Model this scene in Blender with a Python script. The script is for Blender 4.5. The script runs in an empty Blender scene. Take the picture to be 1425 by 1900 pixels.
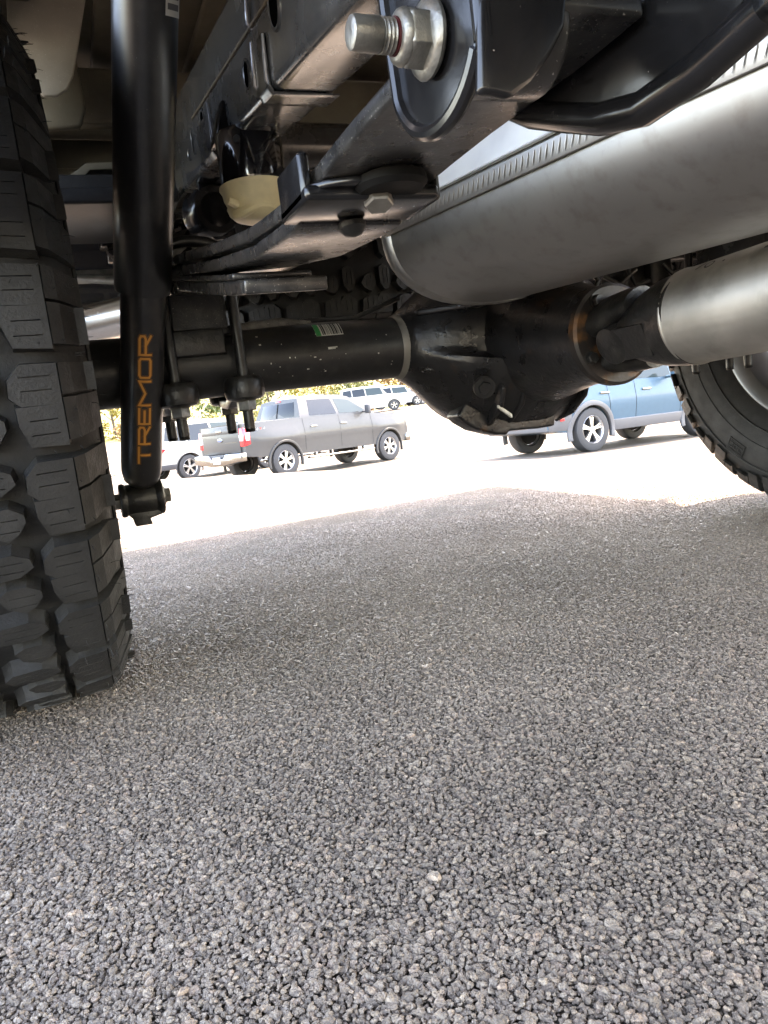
import bpy, bmesh, math, random
import numpy as np
from mathutils import Vector as V, Matrix

random.seed(7)
rng = np.random.default_rng(7)
R = math.radians
scn = bpy.context.scene
col = scn.collection

# ------------------------------------------------------------------ camera
CAM = V((-.007, 0, .334)); FPX = 1401.5
YAW, PITCH, ROLL = R(21.67), R(-7.61), R(7.2)
_f = V((math.sin(YAW)*math.cos(PITCH), math.cos(YAW)*math.cos(PITCH), math.sin(PITCH)))
_r0 = V((math.cos(YAW), -math.sin(YAW), 0)); _u0 = _r0.cross(_f)
_r = _r0*math.cos(ROLL) - _u0*math.sin(ROLL)
_u = _u0*math.cos(ROLL) + _r0*math.sin(ROLL)
cd = bpy.data.cameras.new('camera'); cam = bpy.data.objects.new('camera', cd); col.objects.link(cam)
cd.sensor_fit = 'HORIZONTAL'; cd.sensor_width = 36; cd.lens = 36*FPX/1425
cd.clip_start = .01; cd.clip_end = 2000
m = Matrix((_r, _u, -_f)).transposed().to_4x4(); m.translation = CAM
cam.matrix_world = m
scn.camera = cam

# ------------------------------------------------------------------ sky, sun, exposure
SUN = V((.62, .36, 1)).normalized()                 # towards the sun: high, behind and to the right
w = bpy.data.worlds.new('World'); scn.world = w; w.use_nodes = True
nt = w.node_tree; bg = nt.nodes['Background']
sky = nt.nodes.new('ShaderNodeTexSky'); sky.sky_type = 'NISHITA'; sky.sun_disc = False
sky.sun_elevation = math.asin(SUN.z); sky.sun_rotation = math.atan2(SUN.x, SUN.y)
sky.dust_density = 1.5
nt.links.new(sky.outputs[0], bg.inputs[0]); bg.inputs[1].default_value = .15
sl = bpy.data.lights.new('sun', 'SUN'); so = bpy.data.objects.new('sun', sl); col.objects.link(so)
sl.energy = 2.0; sl.angle = R(.53); sl.color = (1, .955, .89)
so.rotation_euler = (-SUN).to_track_quat('-Z', 'Y').to_euler()
scn.view_settings.view_transform = 'Standard'; scn.view_settings.look = 'None'
scn.view_settings.exposure = 4.4; scn.view_settings.gamma = 1
scn.view_settings.use_white_balance = True; scn.view_settings.white_balance_temperature = 8500; scn.view_settings.white_balance_tint = 18
scn.cycles.max_bounces = 10; scn.cycles.diffuse_bounces = 6; scn.cycles.glossy_bounces = 4
scn.cycles.use_denoising = True

# ------------------------------------------------------------------ pixel helpers (photograph pixels -> points on real planes)
def _ray(px, py): return _f + _r*((px-712.5)/FPX) - _u*((py-950)/FPX)
def atx(px, py, x): d = _ray(px, py); return CAM + d*((x-CAM.x)/d.x)
def aty(px, py, y): d = _ray(px, py); return CAM + d*((y-CAM.y)/d.y)
def atz(px, py, z): d = _ray(px, py); return CAM + d*((z-CAM.z)/d.z)
def atd(px, py, t): return CAM + _ray(px, py)*t

# ------------------------------------------------------------------ materials
MATS = {}
def mat(name, c, rough=.5, metal=0., coat=0., coat_r=.1, var=.0, vs=12., bump=0., bs=150., speck=0., speckc=(.35,.33,.3), rv=0., spec=.5,
        c2=None, c2s=6., c2t=(.5,.62), trans=0., emit=None, aniso=None):
    if name in MATS: return MATS[name]
    M = bpy.data.materials.new(name); M.use_nodes = True; t = M.node_tree; N = t.nodes; L = t.links
    p = N['Principled BSDF']
    p.inputs['Base Color'].default_value = (*c, 1); p.inputs['Roughness'].default_value = rough
    p.inputs['Metallic'].default_value = metal; p.inputs['Specular IOR Level'].default_value = spec
    p.inputs['Coat Weight'].default_value = coat; p.inputs['Coat Roughness'].default_value = coat_r
    if trans: p.inputs['Transmission Weight'].default_value = trans
    tc = N.new('ShaderNodeTexCoord').outputs['Object']
    def noise(scale, detail=4., vec=tc, rgh=.55):
        n = N.new('ShaderNodeTexNoise'); n.inputs['Scale'].default_value = scale; n.inputs['Detail'].default_value = detail
        n.inputs['Roughness'].default_value = rgh; L.new(vec, n.inputs['Vector']); return n.outputs['Fac']
    def ramp(fac, a, b):
        r = N.new('ShaderNodeMapRange'); r.inputs['From Min'].default_value = a; r.inputs['From Max'].default_value = b
        L.new(fac, r.inputs['Value']); return r.outputs['Result']
    colr = None
    def mix(fac, a, b):
        x = N.new('ShaderNodeMix'); x.data_type = 'RGBA'
        if hasattr(fac, 'links'): L.new(fac, x.inputs[0])
        else: x.inputs[0].default_value = fac
        for k, s in ((6, a), (7, b)):
            if hasattr(s, 'links'): L.new(s, x.inputs[k])
            else: x.inputs[k].default_value = (*s, 1)
        return x.outputs[2]
    cur = c
    if var:
        lo = tuple(x*(1-var) for x in c); hi = tuple(min(1, x*(1+var)) for x in c)
        cur = mix(ramp(noise(vs), .3, .7), lo, hi)
    if c2 is not None: cur = mix(ramp(noise(c2s, 6), *c2t), cur, c2)
    if speck:
        f = ramp(noise(620, 2), .77-.17*speck, .84-.17*speck); cur = mix(f, cur, speckc)
        f2 = ramp(noise(45, 5), .5, .75)
        x = N.new('ShaderNodeMath'); x.operation = 'MULTIPLY'; L.new(f2, x.inputs[0]); x.inputs[1].default_value = .22*speck
        cur = mix(x.outputs[0], cur, speckc)
    if hasattr(cur, 'links'): L.new(cur, p.inputs['Base Color'])
    if rv:
        r = N.new('ShaderNodeMapRange'); L.new(noise(vs*2.3, 5), r.inputs['Value'])
        r.inputs['From Min'].default_value = .3; r.inputs['From Max'].default_value = .7
        r.inputs['To Min'].default_value = max(.02, rough-rv); r.inputs['To Max'].default_value = min(1, rough+rv)
        L.new(r.outputs[0], p.inputs['Roughness'])
    if bump:
        b = N.new('ShaderNodeBump'); b.inputs['Strength'].default_value = bump; b.inputs['Distance'].default_value = .002
        L.new(noise(bs, 4), b.inputs['Height']); L.new(b.outputs[0], p.inputs['Normal'])
    if emit:
        p.inputs['Emission Color'].default_value = (*c, 1); p.inputs['Emission Strength'].default_value = emit
    MATS[name] = M; return M

def brushed(name, c, rough, scale, strength=.15, var=.15, **k):
    M = mat(name, c, rough, 1., var=var, vs=9, rv=.03, **k)
    t = M.node_tree; N = t.nodes; L = t.links
    tc = N.new('ShaderNodeTexCoord'); mp = N.new('ShaderNodeMapping'); mp.inputs['Scale'].default_value = scale
    L.new(tc.outputs['Object'], mp.inputs[0]); n = N.new('ShaderNodeTexNoise'); n.inputs['Scale'].default_value = 1; n.inputs['Detail'].default_value = 6
    L.new(mp.outputs[0], n.inputs[0]); b = N.new('ShaderNodeBump'); b.inputs['Strength'].default_value = strength; b.inputs['Distance'].default_value = .001
    L.new(n.outputs[0], b.inputs['Height']); L.new(b.outputs[0], N['Principled BSDF'].inputs['Normal']); return M

BLACK = mat('black_enamel', (.008,.008,.009), .22, 0, spec=.35, coat=.2, coat_r=.12, var=.3, vs=30, bump=.05, bs=90, speck=.03, rv=.06)
SHOCKB = mat('shock_satin_black', (.011,.011,.013), .34, 0, coat=.3, coat_r=.3, bump=.03, bs=120, speck=.22, rv=.05)
FRAMEM = mat('frame_wax_black', (.05,.05,.052), .25, 0, coat=.8, coat_r=.16, var=.25, vs=9, bump=.10, bs=45, speck=.3, rv=.08)
LEAFM = mat('spring_steel_black', (.022,.021,.021), .30, .15, coat=.4, coat_r=.25, var=.3, vs=25, bump=.12, bs=160, speck=.6, rv=.08)
CAST = mat('cast_iron_black', (.0085,.0085,.0095), .33, 0, var=.4, vs=14, bump=.5, bs=110, c2=(.05,.022,.009), c2s=15, c2t=(.62,.78), rv=.12, spec=.5)
CASTB = mat('cast_plate_black', (.009,.009,.009), .38, 0, var=.4, vs=20, bump=.4, bs=140, speck=.3, rv=.1)
RUSTY = mat('rusted_flange', (.014,.011,.010), .5, .2, var=.4, vs=30, bump=.25, bs=200, c2=(.16,.07,.024), c2s=18, c2t=(.52,.66))
ZINC = mat('zinc_bolt', (.22,.213,.195), .42, .8, var=.3, vs=90, bump=.2, bs=420, rv=.12, c2=(.16,.14,.11), c2s=70, c2t=(.52,.7))
DZINC = mat('dull_steel', (.25,.24,.22), .45, .7, var=.3, vs=50, bump=.15, bs=250, rv=.1)
MUFF = brushed('aluminised_steel', (.40,.39,.375), .44, (40, 5, 60), .14, .05, c2=(.31,.29,.265), c2s=60, c2t=(.5,.85), speck=.25, speckc=(.5,.48,.45))
SHAFT = brushed('driveshaft_aluminium', (.46,.445,.415), .52, (120, 6, 120), .3, .3, c2=(.31,.295,.27), c2s=22, c2t=(.5,.75), speck=.2, speckc=(.3,.29,.27))
SHIELD = brushed('heat_shield_steel', (.86,.87,.90), .58, (30, 6, 30), .1)
FOAM = mat('yellowed_urethane', (.78,.68,.42), .45, var=.12, vs=30, bump=.1, bs=120, speck=.15, speckc=(.3,.22,.1))
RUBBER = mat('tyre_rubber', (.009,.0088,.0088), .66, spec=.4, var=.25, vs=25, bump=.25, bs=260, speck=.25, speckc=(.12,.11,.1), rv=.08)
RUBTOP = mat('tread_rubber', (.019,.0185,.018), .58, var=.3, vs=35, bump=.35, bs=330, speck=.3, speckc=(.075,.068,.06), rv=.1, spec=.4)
BUSH = mat('bushing_rubber', (.005,.005,.005), .7, spec=.2, var=.2, bump=.1)
KHAKI = mat('underbody_paint', (.11,.098,.078), .42, var=.25, vs=8, bump=.08, bs=60, speck=.35, rv=.1)
DARKU = mat('underbody_black', (.018,.018,.02), .45, var=.3, vs=8, bump=.1, bs=60, speck=.2)
LINER = mat('liner_plastic', (.30,.275,.245), .48, var=.15, vs=10, bump=.12, bs=140, speck=.5, speckc=(.5,.48,.44))
BODYP = mat('truck_body_paint', (.03,.035,.045), .25, .3, coat=1, coat_r=.03)
GOLD = mat('copper_lettering', (.62,.27,.055), .45, .1)
GOLD2 = mat('copper_outline', (.24,.10,.025), .5)
WHITEL = mat('label_white', (.62,.62,.58), .5, var=.1); GREENL = mat('label_green', (.02,.28,.08), .5); INK = mat('ink_black', (.012,.012,.012), .5)
CHALK = mat('paint_mark', (.45,.44,.40), .7, var=.3, vs=120)

# ------------------------------------------------------------------ mesh helpers
class B:
    def __init__(s): s.bm = bmesh.new()
    def loft(s, rings, cap=True, closed=True, loop=False):
        bm = s.bm; vr = [[bm.verts.new(p) for p in r] for r in rings]; n = len(rings[0])
        m_ = n if closed else n-1; K = len(vr)
        for a in range(K if loop else K-1):
            A = vr[a]; C = vr[(a+1) % K]
            for i in range(m_):
                j = (i+1) % n
                try: bm.faces.new((A[i], A[j], C[j], C[i]))
                except ValueError: pass
        if cap and not loop:
            bm.faces.new(list(reversed(vr[0]))); bm.faces.new(vr[-1])
        return s
    def tube(s, pts, r, n=14, cap=True, loop=False):
        pts = [V(p) for p in pts]; K = len(pts); rr = r if isinstance(r, (list, tuple)) else [r]*K
        rings = []; up = None
        for i, p in enumerate(pts):
            if loop: t = pts[(i+1) % K]-pts[i-1]
            else: t = pts[min(i+1, K-1)]-pts[max(i-1, 0)]
            t.normalize()
            if up is None: up = t.orthogonal()
            a = (up - t*up.dot(t)).normalized(); up = a; b = t.cross(a)
            rings.append([p + a*(rr[i]*math.cos(2*math.pi*k/n)) + b*(rr[i]*math.sin(2*math.pi*k/n)) for k in range(n)])
        return s.loft(rings, cap, True, loop)
    def lathe(s, prof, o, axis, n=32, cap=True, ring=False):
        o = V(o); ax = V(axis).normalized(); a = ax.orthogonal().normalized(); b = ax.cross(a)
        rings = [[o + ax*h + a*(r*math.cos(2*math.pi*k/n)) + b*(r*math.sin(2*math.pi*k/n)) for k in range(n)] for r, h in prof]
        return s.loft(rings, cap, True, ring)
    def box(s, c, d, M=None):
        c = V(c); x, y, z = (q/2 for q in d); M = M or Matrix.Identity(3)
        r = [[c + M @ V((sx*x, sy*y, sz*z)) for sx, sy in ((-1,-1),(1,-1),(1,1),(-1,1))] for sz in (-1, 1)]
        return s.loft(r)
    def prism(s, pts, vec):
        vec = V(vec); return s.loft([[V(p) for p in pts], [V(p)+vec for p in pts]])
    def hexn(s, o, axis, r, h, turn=0.):
        o = V(o); ax = V(axis).normalized(); a = ax.orthogonal().normalized(); b = ax.cross(a)
        rg = []
        for rr, hh in ((r*.93, 0), (r, h*.08), (r, h*.9), (r*.9, h)):
            rg.append([o + ax*hh + a*(rr*math.cos(math.pi/3*k+turn)) + b*(rr*math.sin(math.pi/3*k+turn)) for k in range(6)])
        return s.loft(rg)
    def thread(s, o, axis, r, L, pitch=.002, n=14):
        k = int(L/pitch*2); prof = [(r*.98 if i % 2 else r*.86, L*i/k) for i in range(k+1)]
        prof[-1] = (r*.7, L)
        return s.lathe(prof, o, axis, n)
    def rectsweep(s, pts, w, h, side=V((1,0,0))):
        rings = []
        pts = [V(p) for p in pts]
        for i, p in enumerate(pts):
            t = (pts[min(i+1, len(pts)-1)]-pts[max(i-1, 0)]).normalized(); nrm = side.cross(t).normalized()
            if nrm.z < 0: nrm = -nrm
            rings.append([p - side*(w/2), p + side*(w/2), p + side*(w/2) + nrm*h, p - side*(w/2) + nrm*h])
        return s.loft(rings)
    def quad(s, a, b, c, d): s.bm.faces.new([s.bm.verts.new(V(q)) for q in (a, b, c, d)]); return s
    def mesh(s, name, bev=0., ang=35., seg=2, smooth=True, weld=False):
        bm = s.bm
        if weld: bmesh.ops.remove_doubles(bm, verts=bm.verts, dist=1e-5)
        bmesh.ops.recalc_face_normals(bm, faces=bm.faces)
        if bev:
            ed = [e for e in bm.edges if len(e.link_faces) == 2 and e.calc_face_angle(0) > R(ang)]
            bmesh.ops.bevel(bm, geom=ed, offset=bev, segments=seg, profile=.5, affect='EDGES', clamp_overlap=True)
        for f in bm.faces: f.smooth = smooth
        for e in bm.edges:
            e.smooth = not (len(e.link_faces) == 2 and e.calc_face_angle(0) > R(ang if not bev else 46))
        me = bpy.data.meshes.new(name); bm.to_mesh(me); bm.free(); return me
    def obj(s, name, m_, parent=None, bev=0., ang=35., seg=2, smooth=True, label=None, weld=False):
        return link(name, s.mesh(name, bev, ang, seg, smooth, weld), m_, parent, label)

def link(name, me, m_, parent=None, label=None, M=None):
    if m_ is not None and len(me.materials) == 0: me.materials.append(m_)
    o = bpy.data.objects.new(name, me); col.objects.link(o)
    if parent is not None:
        o.parent = parent
        if parent.get('base'): o.matrix_parent_inverse = Matrix.Translation(V(parent['base'])).inverted()
    if M is not None: o.matrix_basis = M
    if label: o['label'] = label
    return o
def empty(name, loc, label, cat, group=None):
    o = bpy.data.objects.new(name, None); col.objects.link(o); o.empty_display_size = .1
    o.location = loc; o['label'] = label; o['category'] = cat
    if group: o['group'] = group
    return o
def tag(o, label=None, cat=None, group=None, kind=None):
    for k, v in (('label', label), ('category', cat), ('group', group), ('kind', kind)):
        if v: o[k] = v
    return o
def hull2(pts):
    pts = sorted(set(pts))
    def half(ps):
        h = []
        for p in ps:
            while len(h) > 1 and (h[-1][0]-h[-2][0])*(p[1]-h[-2][1])-(h[-1][1]-h[-2][1])*(p[0]-h[-2][0]) <= 0: h.pop()
            h.append(p)
        return h[:-1]
    return half(pts)+half(pts[::-1])
def interp(x, xs, ys): return float(np.interp(x, xs, ys))
def smooth01(a, b, x): t = np.clip((x-a)/(b-a), 0, 1); return t*t*(3-2*t)

# ------------------------------------------------------------------ ground
def ground_z(x, y):
    x = np.asarray(x, float); y = np.asarray(y, float)
    s = .91*x + .41*y - 3.1
    sp = np.where(s > 0, s*s/(s+1.2), 0.)
    r = np.hypot(x, y)
    drop = .92*(1-np.exp(-sp/4.0)) + .2*smooth01(13, 17.5, y)*(1-smooth01(24, 45, r))*smooth01(-6, 2, x)
    rise = 1.36*smooth01(26, 66, r) + 6.5*smooth01(84, 150, r)
    back = np.where(y > 0, 1., .0)
    return -drop + rise*back
def gz(x, y): return float(ground_z(x, y))
def axis_pts(lo, hi):
    a = [0.]; st = .25
    while a[-1] < hi: a.append(a[-1]+st); st = min(6., st*1.075)
    b = [0.]; st = .25
    while b[-1] > lo: b.append(b[-1]-st); st = min(8., st*1.12)
    return np.array(sorted(set(b+a)))
gx = axis_pts(-160, 220); gy = axis_pts(-120, 260)
GX, GY = np.meshgrid(gx, gy); GZ = ground_z(GX, GY) - .0030
me = bpy.data.meshes.new('ground')
nx, ny = len(gx), len(gy)
idx = np.arange(nx*ny).reshape(ny, nx)
faces = np.stack([idx[:-1,:-1], idx[:-1,1:], idx[1:,1:], idx[1:,:-1]], -1).reshape(-1, 4)
me.from_pydata(np.stack([GX, GY, GZ], -1).reshape(-1, 3).tolist(), [], faces.tolist())
for pl in me.polygons: pl.use_smooth = True
def asphalt_mat():
    M = bpy.data.materials.new('asphalt'); M.use_nodes = True; t = M.node_tree; N = t.nodes; L = t.links; p = N['Principled BSDF']
    geo = N.new('ShaderNodeNewGeometry').outputs['Position']
    def noise(s, d=4): n = N.new('ShaderNodeTexNoise'); n.inputs['Scale'].default_value = s; n.inputs['Detail'].default_value = d; L.new(geo, n.inputs[0]); return n.outputs[0]
    def rng_(f, a, b, c=0, d=1): r = N.new('ShaderNodeMapRange'); L.new(f, r.inputs[0]); r.inputs[1].default_value = a; r.inputs[2].default_value = b; r.inputs[3].default_value = c; r.inputs[4].default_value = d; return r.outputs[0]
    def mix(f, a, b):
        x = N.new('ShaderNodeMix'); x.data_type = 'RGBA'; L.new(f, x.inputs[0])
        for k, s in ((6, a), (7, b)):
            if hasattr(s, 'links'): L.new(s, x.inputs[k])
            else: x.inputs[k].default_value = (*s, 1)
        return x.outputs[2]
    v = N.new('ShaderNodeTexVoronoi'); v.inputs['Scale'].default_value = 150; L.new(geo, v.inputs[0])
    c = mix(rng_(v.outputs['Distance'], .1, .75), (.15,.126,.10), (.075,.063,.051))
    c = mix(rng_(noise(.8, 5), .35, .7), c, (.12,.104,.086))
    # grass beyond the lot
    sx = N.new('ShaderNodeVectorMath'); sx.operation = 'LENGTH'; L.new(geo, sx.inputs[0])
    edge = N.new('ShaderNodeMath'); edge.operation = 'ADD'; L.new(sx.outputs['Value'], edge.inputs[0]); L.new(rng_(noise(.15, 4), 0, 1, -6, 6), edge.inputs[1])
    g = mix(rng_(noise(.6, 6), .35, .65), (.075,.095,.025), (.19,.15,.06))
    c = mix(rng_(edge.outputs[0], 83, 86), c, g)
    L.new(c, p.inputs['Base Color']); p.inputs['Roughness'].default_value = .85; p.inputs['Specular IOR Level'].default_value = .08
    b = N.new('ShaderNodeBump'); b.inputs['Strength'].default_value = .9; b.inputs['Distance'].default_value = .004
    L.new(rng_(v.outputs['Distance'], 0, .8, 1, 0), b.inputs['Height']); L.new(b.outputs[0], p.inputs['Normal'])
    return M
g = link('ground', me, asphalt_mat()); g['kind'] = 'structure'

# aggregate of the near asphalt: real stones, tens of thousands, instanced on points
def stone_mesh(k):
    r = np.random.default_rng(100+k); bm = bmesh.new(); bmesh.ops.create_icosphere(bm, subdivisions=2, radius=1)
    pl = [(V(r.normal(size=3)).normalized(), r.uniform(.42, .78)) for _ in range(11)]
    for v in bm.verts:
        for n_, d in pl:
            e = v.co.dot(n_)-d
            if e > 0: v.co -= n_*e
        v.co.x *= r.uniform(.97, 1.03); v.co.z *= .66
    for f in bm.faces: f.smooth = True
    for e in bm.edges: e.smooth = e.calc_face_angle(0) < R(20)
    me = bpy.data.meshes.new('stone'); bm.to_mesh(me); bm.free(); return me
def stone_mat():
    M = bpy.data.materials.new('aggregate'); M.use_nodes = True; t = M.node_tree; N = t.nodes; L = t.links; p = N['Principled BSDF']
    oi = N.new('ShaderNodeObjectInfo'); cr = N.new('ShaderNodeValToRGB'); L.new(oi.outputs['Random'], cr.inputs[0])
    el = cr.color_ramp.elements; el[0].color = (.20,.162,.132,1); el[1].color = (.42,.335,.265,1); el[1].position = 1
    for po, cc in ((.3, (.295,.233,.186)), (.55, (.325,.26,.208)), (.8, (.37,.303,.245)), (.93, (.37,.275,.215))):
        e = el.new(po); e.color = (*cc, 1)
    tc = N.new('ShaderNodeTexCoord'); n = N.new('ShaderNodeTexNoise'); n.inputs['Scale'].default_value = 1.6; n.inputs['Detail'].default_value = 5; L.new(tc.outputs['Object'], n.inputs[0])
    mr = N.new('ShaderNodeMapRange'); mr.inputs[1].default_value = .25; mr.inputs[2].default_value = .75; mr.inputs[3].default_value = .62; mr.inputs[4].default_value = 1.38; L.new(n.outputs[0], mr.inputs[0])
    mm = N.new('ShaderNodeMix'); mm.data_type = 'RGBA'; mm.blend_type = 'MULTIPLY'; mm.inputs[0].default_value = 1; L.new(cr.outputs[0], mm.inputs[6]); L.new(mr.outputs[0], mm.inputs[7])
    gp = N.new('ShaderNodeNewGeometry'); n2 = N.new('ShaderNodeTexNoise'); n2.inputs['Scale'].default_value = 3.2; n2.inputs['Detail'].default_value = 6; L.new(gp.outputs['Position'], n2.inputs[0])
    m2 = N.new('ShaderNodeMapRange'); m2.inputs[1].default_value = .32; m2.inputs[2].default_value = .68; m2.inputs[3].default_value = .80; m2.inputs[4].default_value = 1.14; L.new(n2.outputs[0], m2.inputs[0])
    m3 = N.new('ShaderNodeMix'); m3.data_type = 'RGBA'; m3.blend_type = 'MULTIPLY'; m3.inputs[0].default_value = 1; L.new(mm.outputs[2], m3.inputs[6]); L.new(m2.outputs[0], m3.inputs[7])
    L.new(m3.outputs[2], p.inputs['Base Color']); p.inputs['Roughness'].default_value = .46; p.inputs['Specular IOR Level'].default_value = .22
    b = N.new('ShaderNodeBump'); b.inputs['Strength'].default_value = .5; b.inputs['Distance'].default_value = .15; L.new(n.outputs[0], b.inputs['Height']); L.new(b.outputs[0], p.inputs['Normal'])
    return M
def asphalt_stones():
    sp = .0043; pts = []
    ys = np.arange(.12, 3.1, sp*.866)
    for i, y in enumerate(ys):
        x0 = max(-.75, -.30-.12*y); x1 = .42 + 1.28*y
        x1 = min(x1, 2.2)
        xs = np.arange(x0, x1, sp) + (sp/2 if i % 2 else 0)
        pts.append(np.stack([xs, np.full_like(xs, y)], -1))
    P = np.concatenate(pts); P = P + rng.normal(0, sp*.24, P.shape)
    n1 = len(P); fp = []; sf = .0027
    for i, y in enumerate(np.arange(.12, 1.7, sf*.866)):
        xs = np.arange(max(-.75, -.30-.12*y), .42+1.28*y, sf) + (sf/2 if i % 2 else 0); fp.append(np.stack([xs, np.full_like(xs, y)], -1))
    Q = np.concatenate(fp); Q = Q + rng.normal(0, sf*.3, Q.shape); P = np.concatenate([P, Q]); n = len(P); fine = np.arange(n) >= n1
    S = np.clip(rng.lognormal(0, .34, n), .45, 2.4)*np.where(fine, .00155, .0027)
    big = (rng.random(n) < .03) & ~fine; S[big] *= 1.6
    # low-frequency wear: patches sit a little lower
    hz = .0009*np.sin(P[:,0]*9+1.3)*np.sin(P[:,1]*7) + .0006*np.sin(P[:,0]*31)*np.sin(P[:,1]*27+2)
    z = hz + rng.normal(0, .0005, n) - S*.35 - np.where(fine, .0015, 0) - .0034*smooth01(1.55, 2.35, P[:,1])
    co = np.stack([P[:,0], P[:,1], z], -1).astype(np.float32)
    me = bpy.data.meshes.new('asphalt_aggregate'); me.vertices.add(n); me.vertices.foreach_set('co', co.ravel())
    a = me.attributes.new('sz', 'FLOAT', 'POINT'); a.data.foreach_set('value', S.astype(np.float32))
    rot = np.stack([rng.uniform(-.4, .4, n), rng.uniform(-.4, .4, n), rng.uniform(0, 6.283, n)], -1).astype(np.float32)
    a = me.attributes.new('rt', 'FLOAT_VECTOR', 'POINT'); a.data.foreach_set('vector', rot.ravel())
    a = me.attributes.new('pk', 'INT', 'POINT'); a.data.foreach_set('value', rng.integers(0, 7, n).astype(np.int32))
    o = bpy.data.objects.new('asphalt_aggregate', me); col.objects.link(o)
    sm = stone_mat()
    ng = bpy.data.node_groups.new('aggregate', 'GeometryNodeTree')
    ng.interface.new_socket('Geometry', in_out='INPUT', socket_type='NodeSocketGeometry')
    ng.interface.new_socket('Geometry', in_out='OUTPUT', socket_type='NodeSocketGeometry')
    N = ng.nodes; L = ng.links; gi = N.new('NodeGroupInput'); go = N.new('NodeGroupOutput')
    jo = N.new('GeometryNodeJoinGeometry')
    for k in range(7):
        pm = stone_mesh(k); pm.materials.append(sm); po = bpy.data.objects.new('stone', pm)
        oi = N.new('GeometryNodeObjectInfo'); oi.inputs['Object'].default_value = po; oi.inputs['As Instance'].default_value = False
        g2 = N.new('GeometryNodeGeometryToInstance'); L.new(oi.outputs['Geometry'], g2.inputs[0]); L.new(g2.outputs[0], jo.inputs[0])
    ip = N.new('GeometryNodeInstanceOnPoints'); L.new(gi.outputs[0], ip.inputs['Points']); L.new(jo.outputs[0], ip.inputs['Instance'])
    ip.inputs['Pick Instance'].default_value = True
    def na(nm, ty): q = N.new('GeometryNodeInputNamedAttribute'); q.data_type = ty; q.inputs['Name'].default_value = nm; return q.outputs['Attribute']
    L.new(na('pk', 'INT'), ip.inputs['Instance Index'])
    er = N.new('FunctionNodeEulerToRotation'); L.new(na('rt', 'FLOAT_VECTOR'), er.inputs[0]); L.new(er.outputs[0], ip.inputs['Rotation'])
    L.new(na('sz', 'FLOAT'), ip.inputs['Scale'])
    L.new(ip.outputs[0], go.inputs[0])
    md = o.modifiers.new('stones', 'NODES'); md.node_group = ng
    me.materials.append(sm)
    tag(o, 'coarse grey stone aggregate of the shaded asphalt in the foreground', 'asphalt', kind='stuff')
asphalt_stones()

# ------------------------------------------------------------------ the truck overhead
AX = 1.168; HUB = .436; MID = .732
truck = empty('pickup_truck', (MID, -.6, 0), 'black undercarriage of the near pickup truck, seen from beneath at its rear axle', 'truck')
truck['base'] = (MID, -.6, 0)
def T(b, name, m_, label=None, **k): return b.obj(name, m_, truck, label=label, **k)
def base(o): return o    # part meshes are in world coordinates

# ---- tyres
TP = [(.0,.4235),(.06,.4235),(.096,.4215),(.111,.417),(.128,.407),(.1385,.388),(.1445,.362),(.1455,.335),(.1425,.30),(.134,.272),(.123,.254),(.117,.246),(.112,.238)]
def tyre_body():
    b = B(); prof = [(r, u) for u, r in reversed(TP)] ; prof = [(r, -u) for r, u in prof[:-1]] + [(r, u) for r, u in reversed(prof)]
    b.lathe(prof, (0,0,0), (1,0,0), 112, cap=False)
    for sg in (-1, 1):   # raised rings on the sidewall
        for u, r, q in ((.1437,.372,.0022),(.1448,.318,.0012),(.1395,.283,.002)):
            b.tube([V((sg*u, r*math.cos(2*math.pi*k/96), r*math.sin(2*math.pi*k/96))) for k in range(96)], q, 6, loop=True)
    return b.mesh('tyre', ang=50)
NP = 32; PA = 2*math.pi/NP; PL = PA*.442
def rtop(u): return .4425 - .0085*(abs(u)/.125)**2.6
def on_tyre(u, s, r): a = s/.442; return V((u, r*math.cos(a), r*math.sin(a)))
def clip(poly, lo, hi):
    for sg, c in ((1, lo), (-1, -hi)):
        out = []
        for i in range(len(poly)):
            a, d = poly[i], poly[(i+1) % len(poly)]
            fa, fd = sg*a[1]-c, sg*d[1]-c
            if fa >= 0: out.append(a)
            if fa*fd < 0: t = fa/(fa-fd); out.append((a[0]+(d[0]-a[0])*t, a[1]+(d[1]-a[1])*t))
        poly = out
        if len(poly) < 3: return []
    return poly
def shrink(p, d):
    cx = sum(a for a, _ in p)/len(p); cy = sum(c for _, c in p)/len(p)
    o = []
    for a, c in p:
        l = math.hypot(a-cx, c-cy); k = max(.3, 1-d/l); o.append((cx+(a-cx)*k, cy+(c-cy)*k))
    return o
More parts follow.
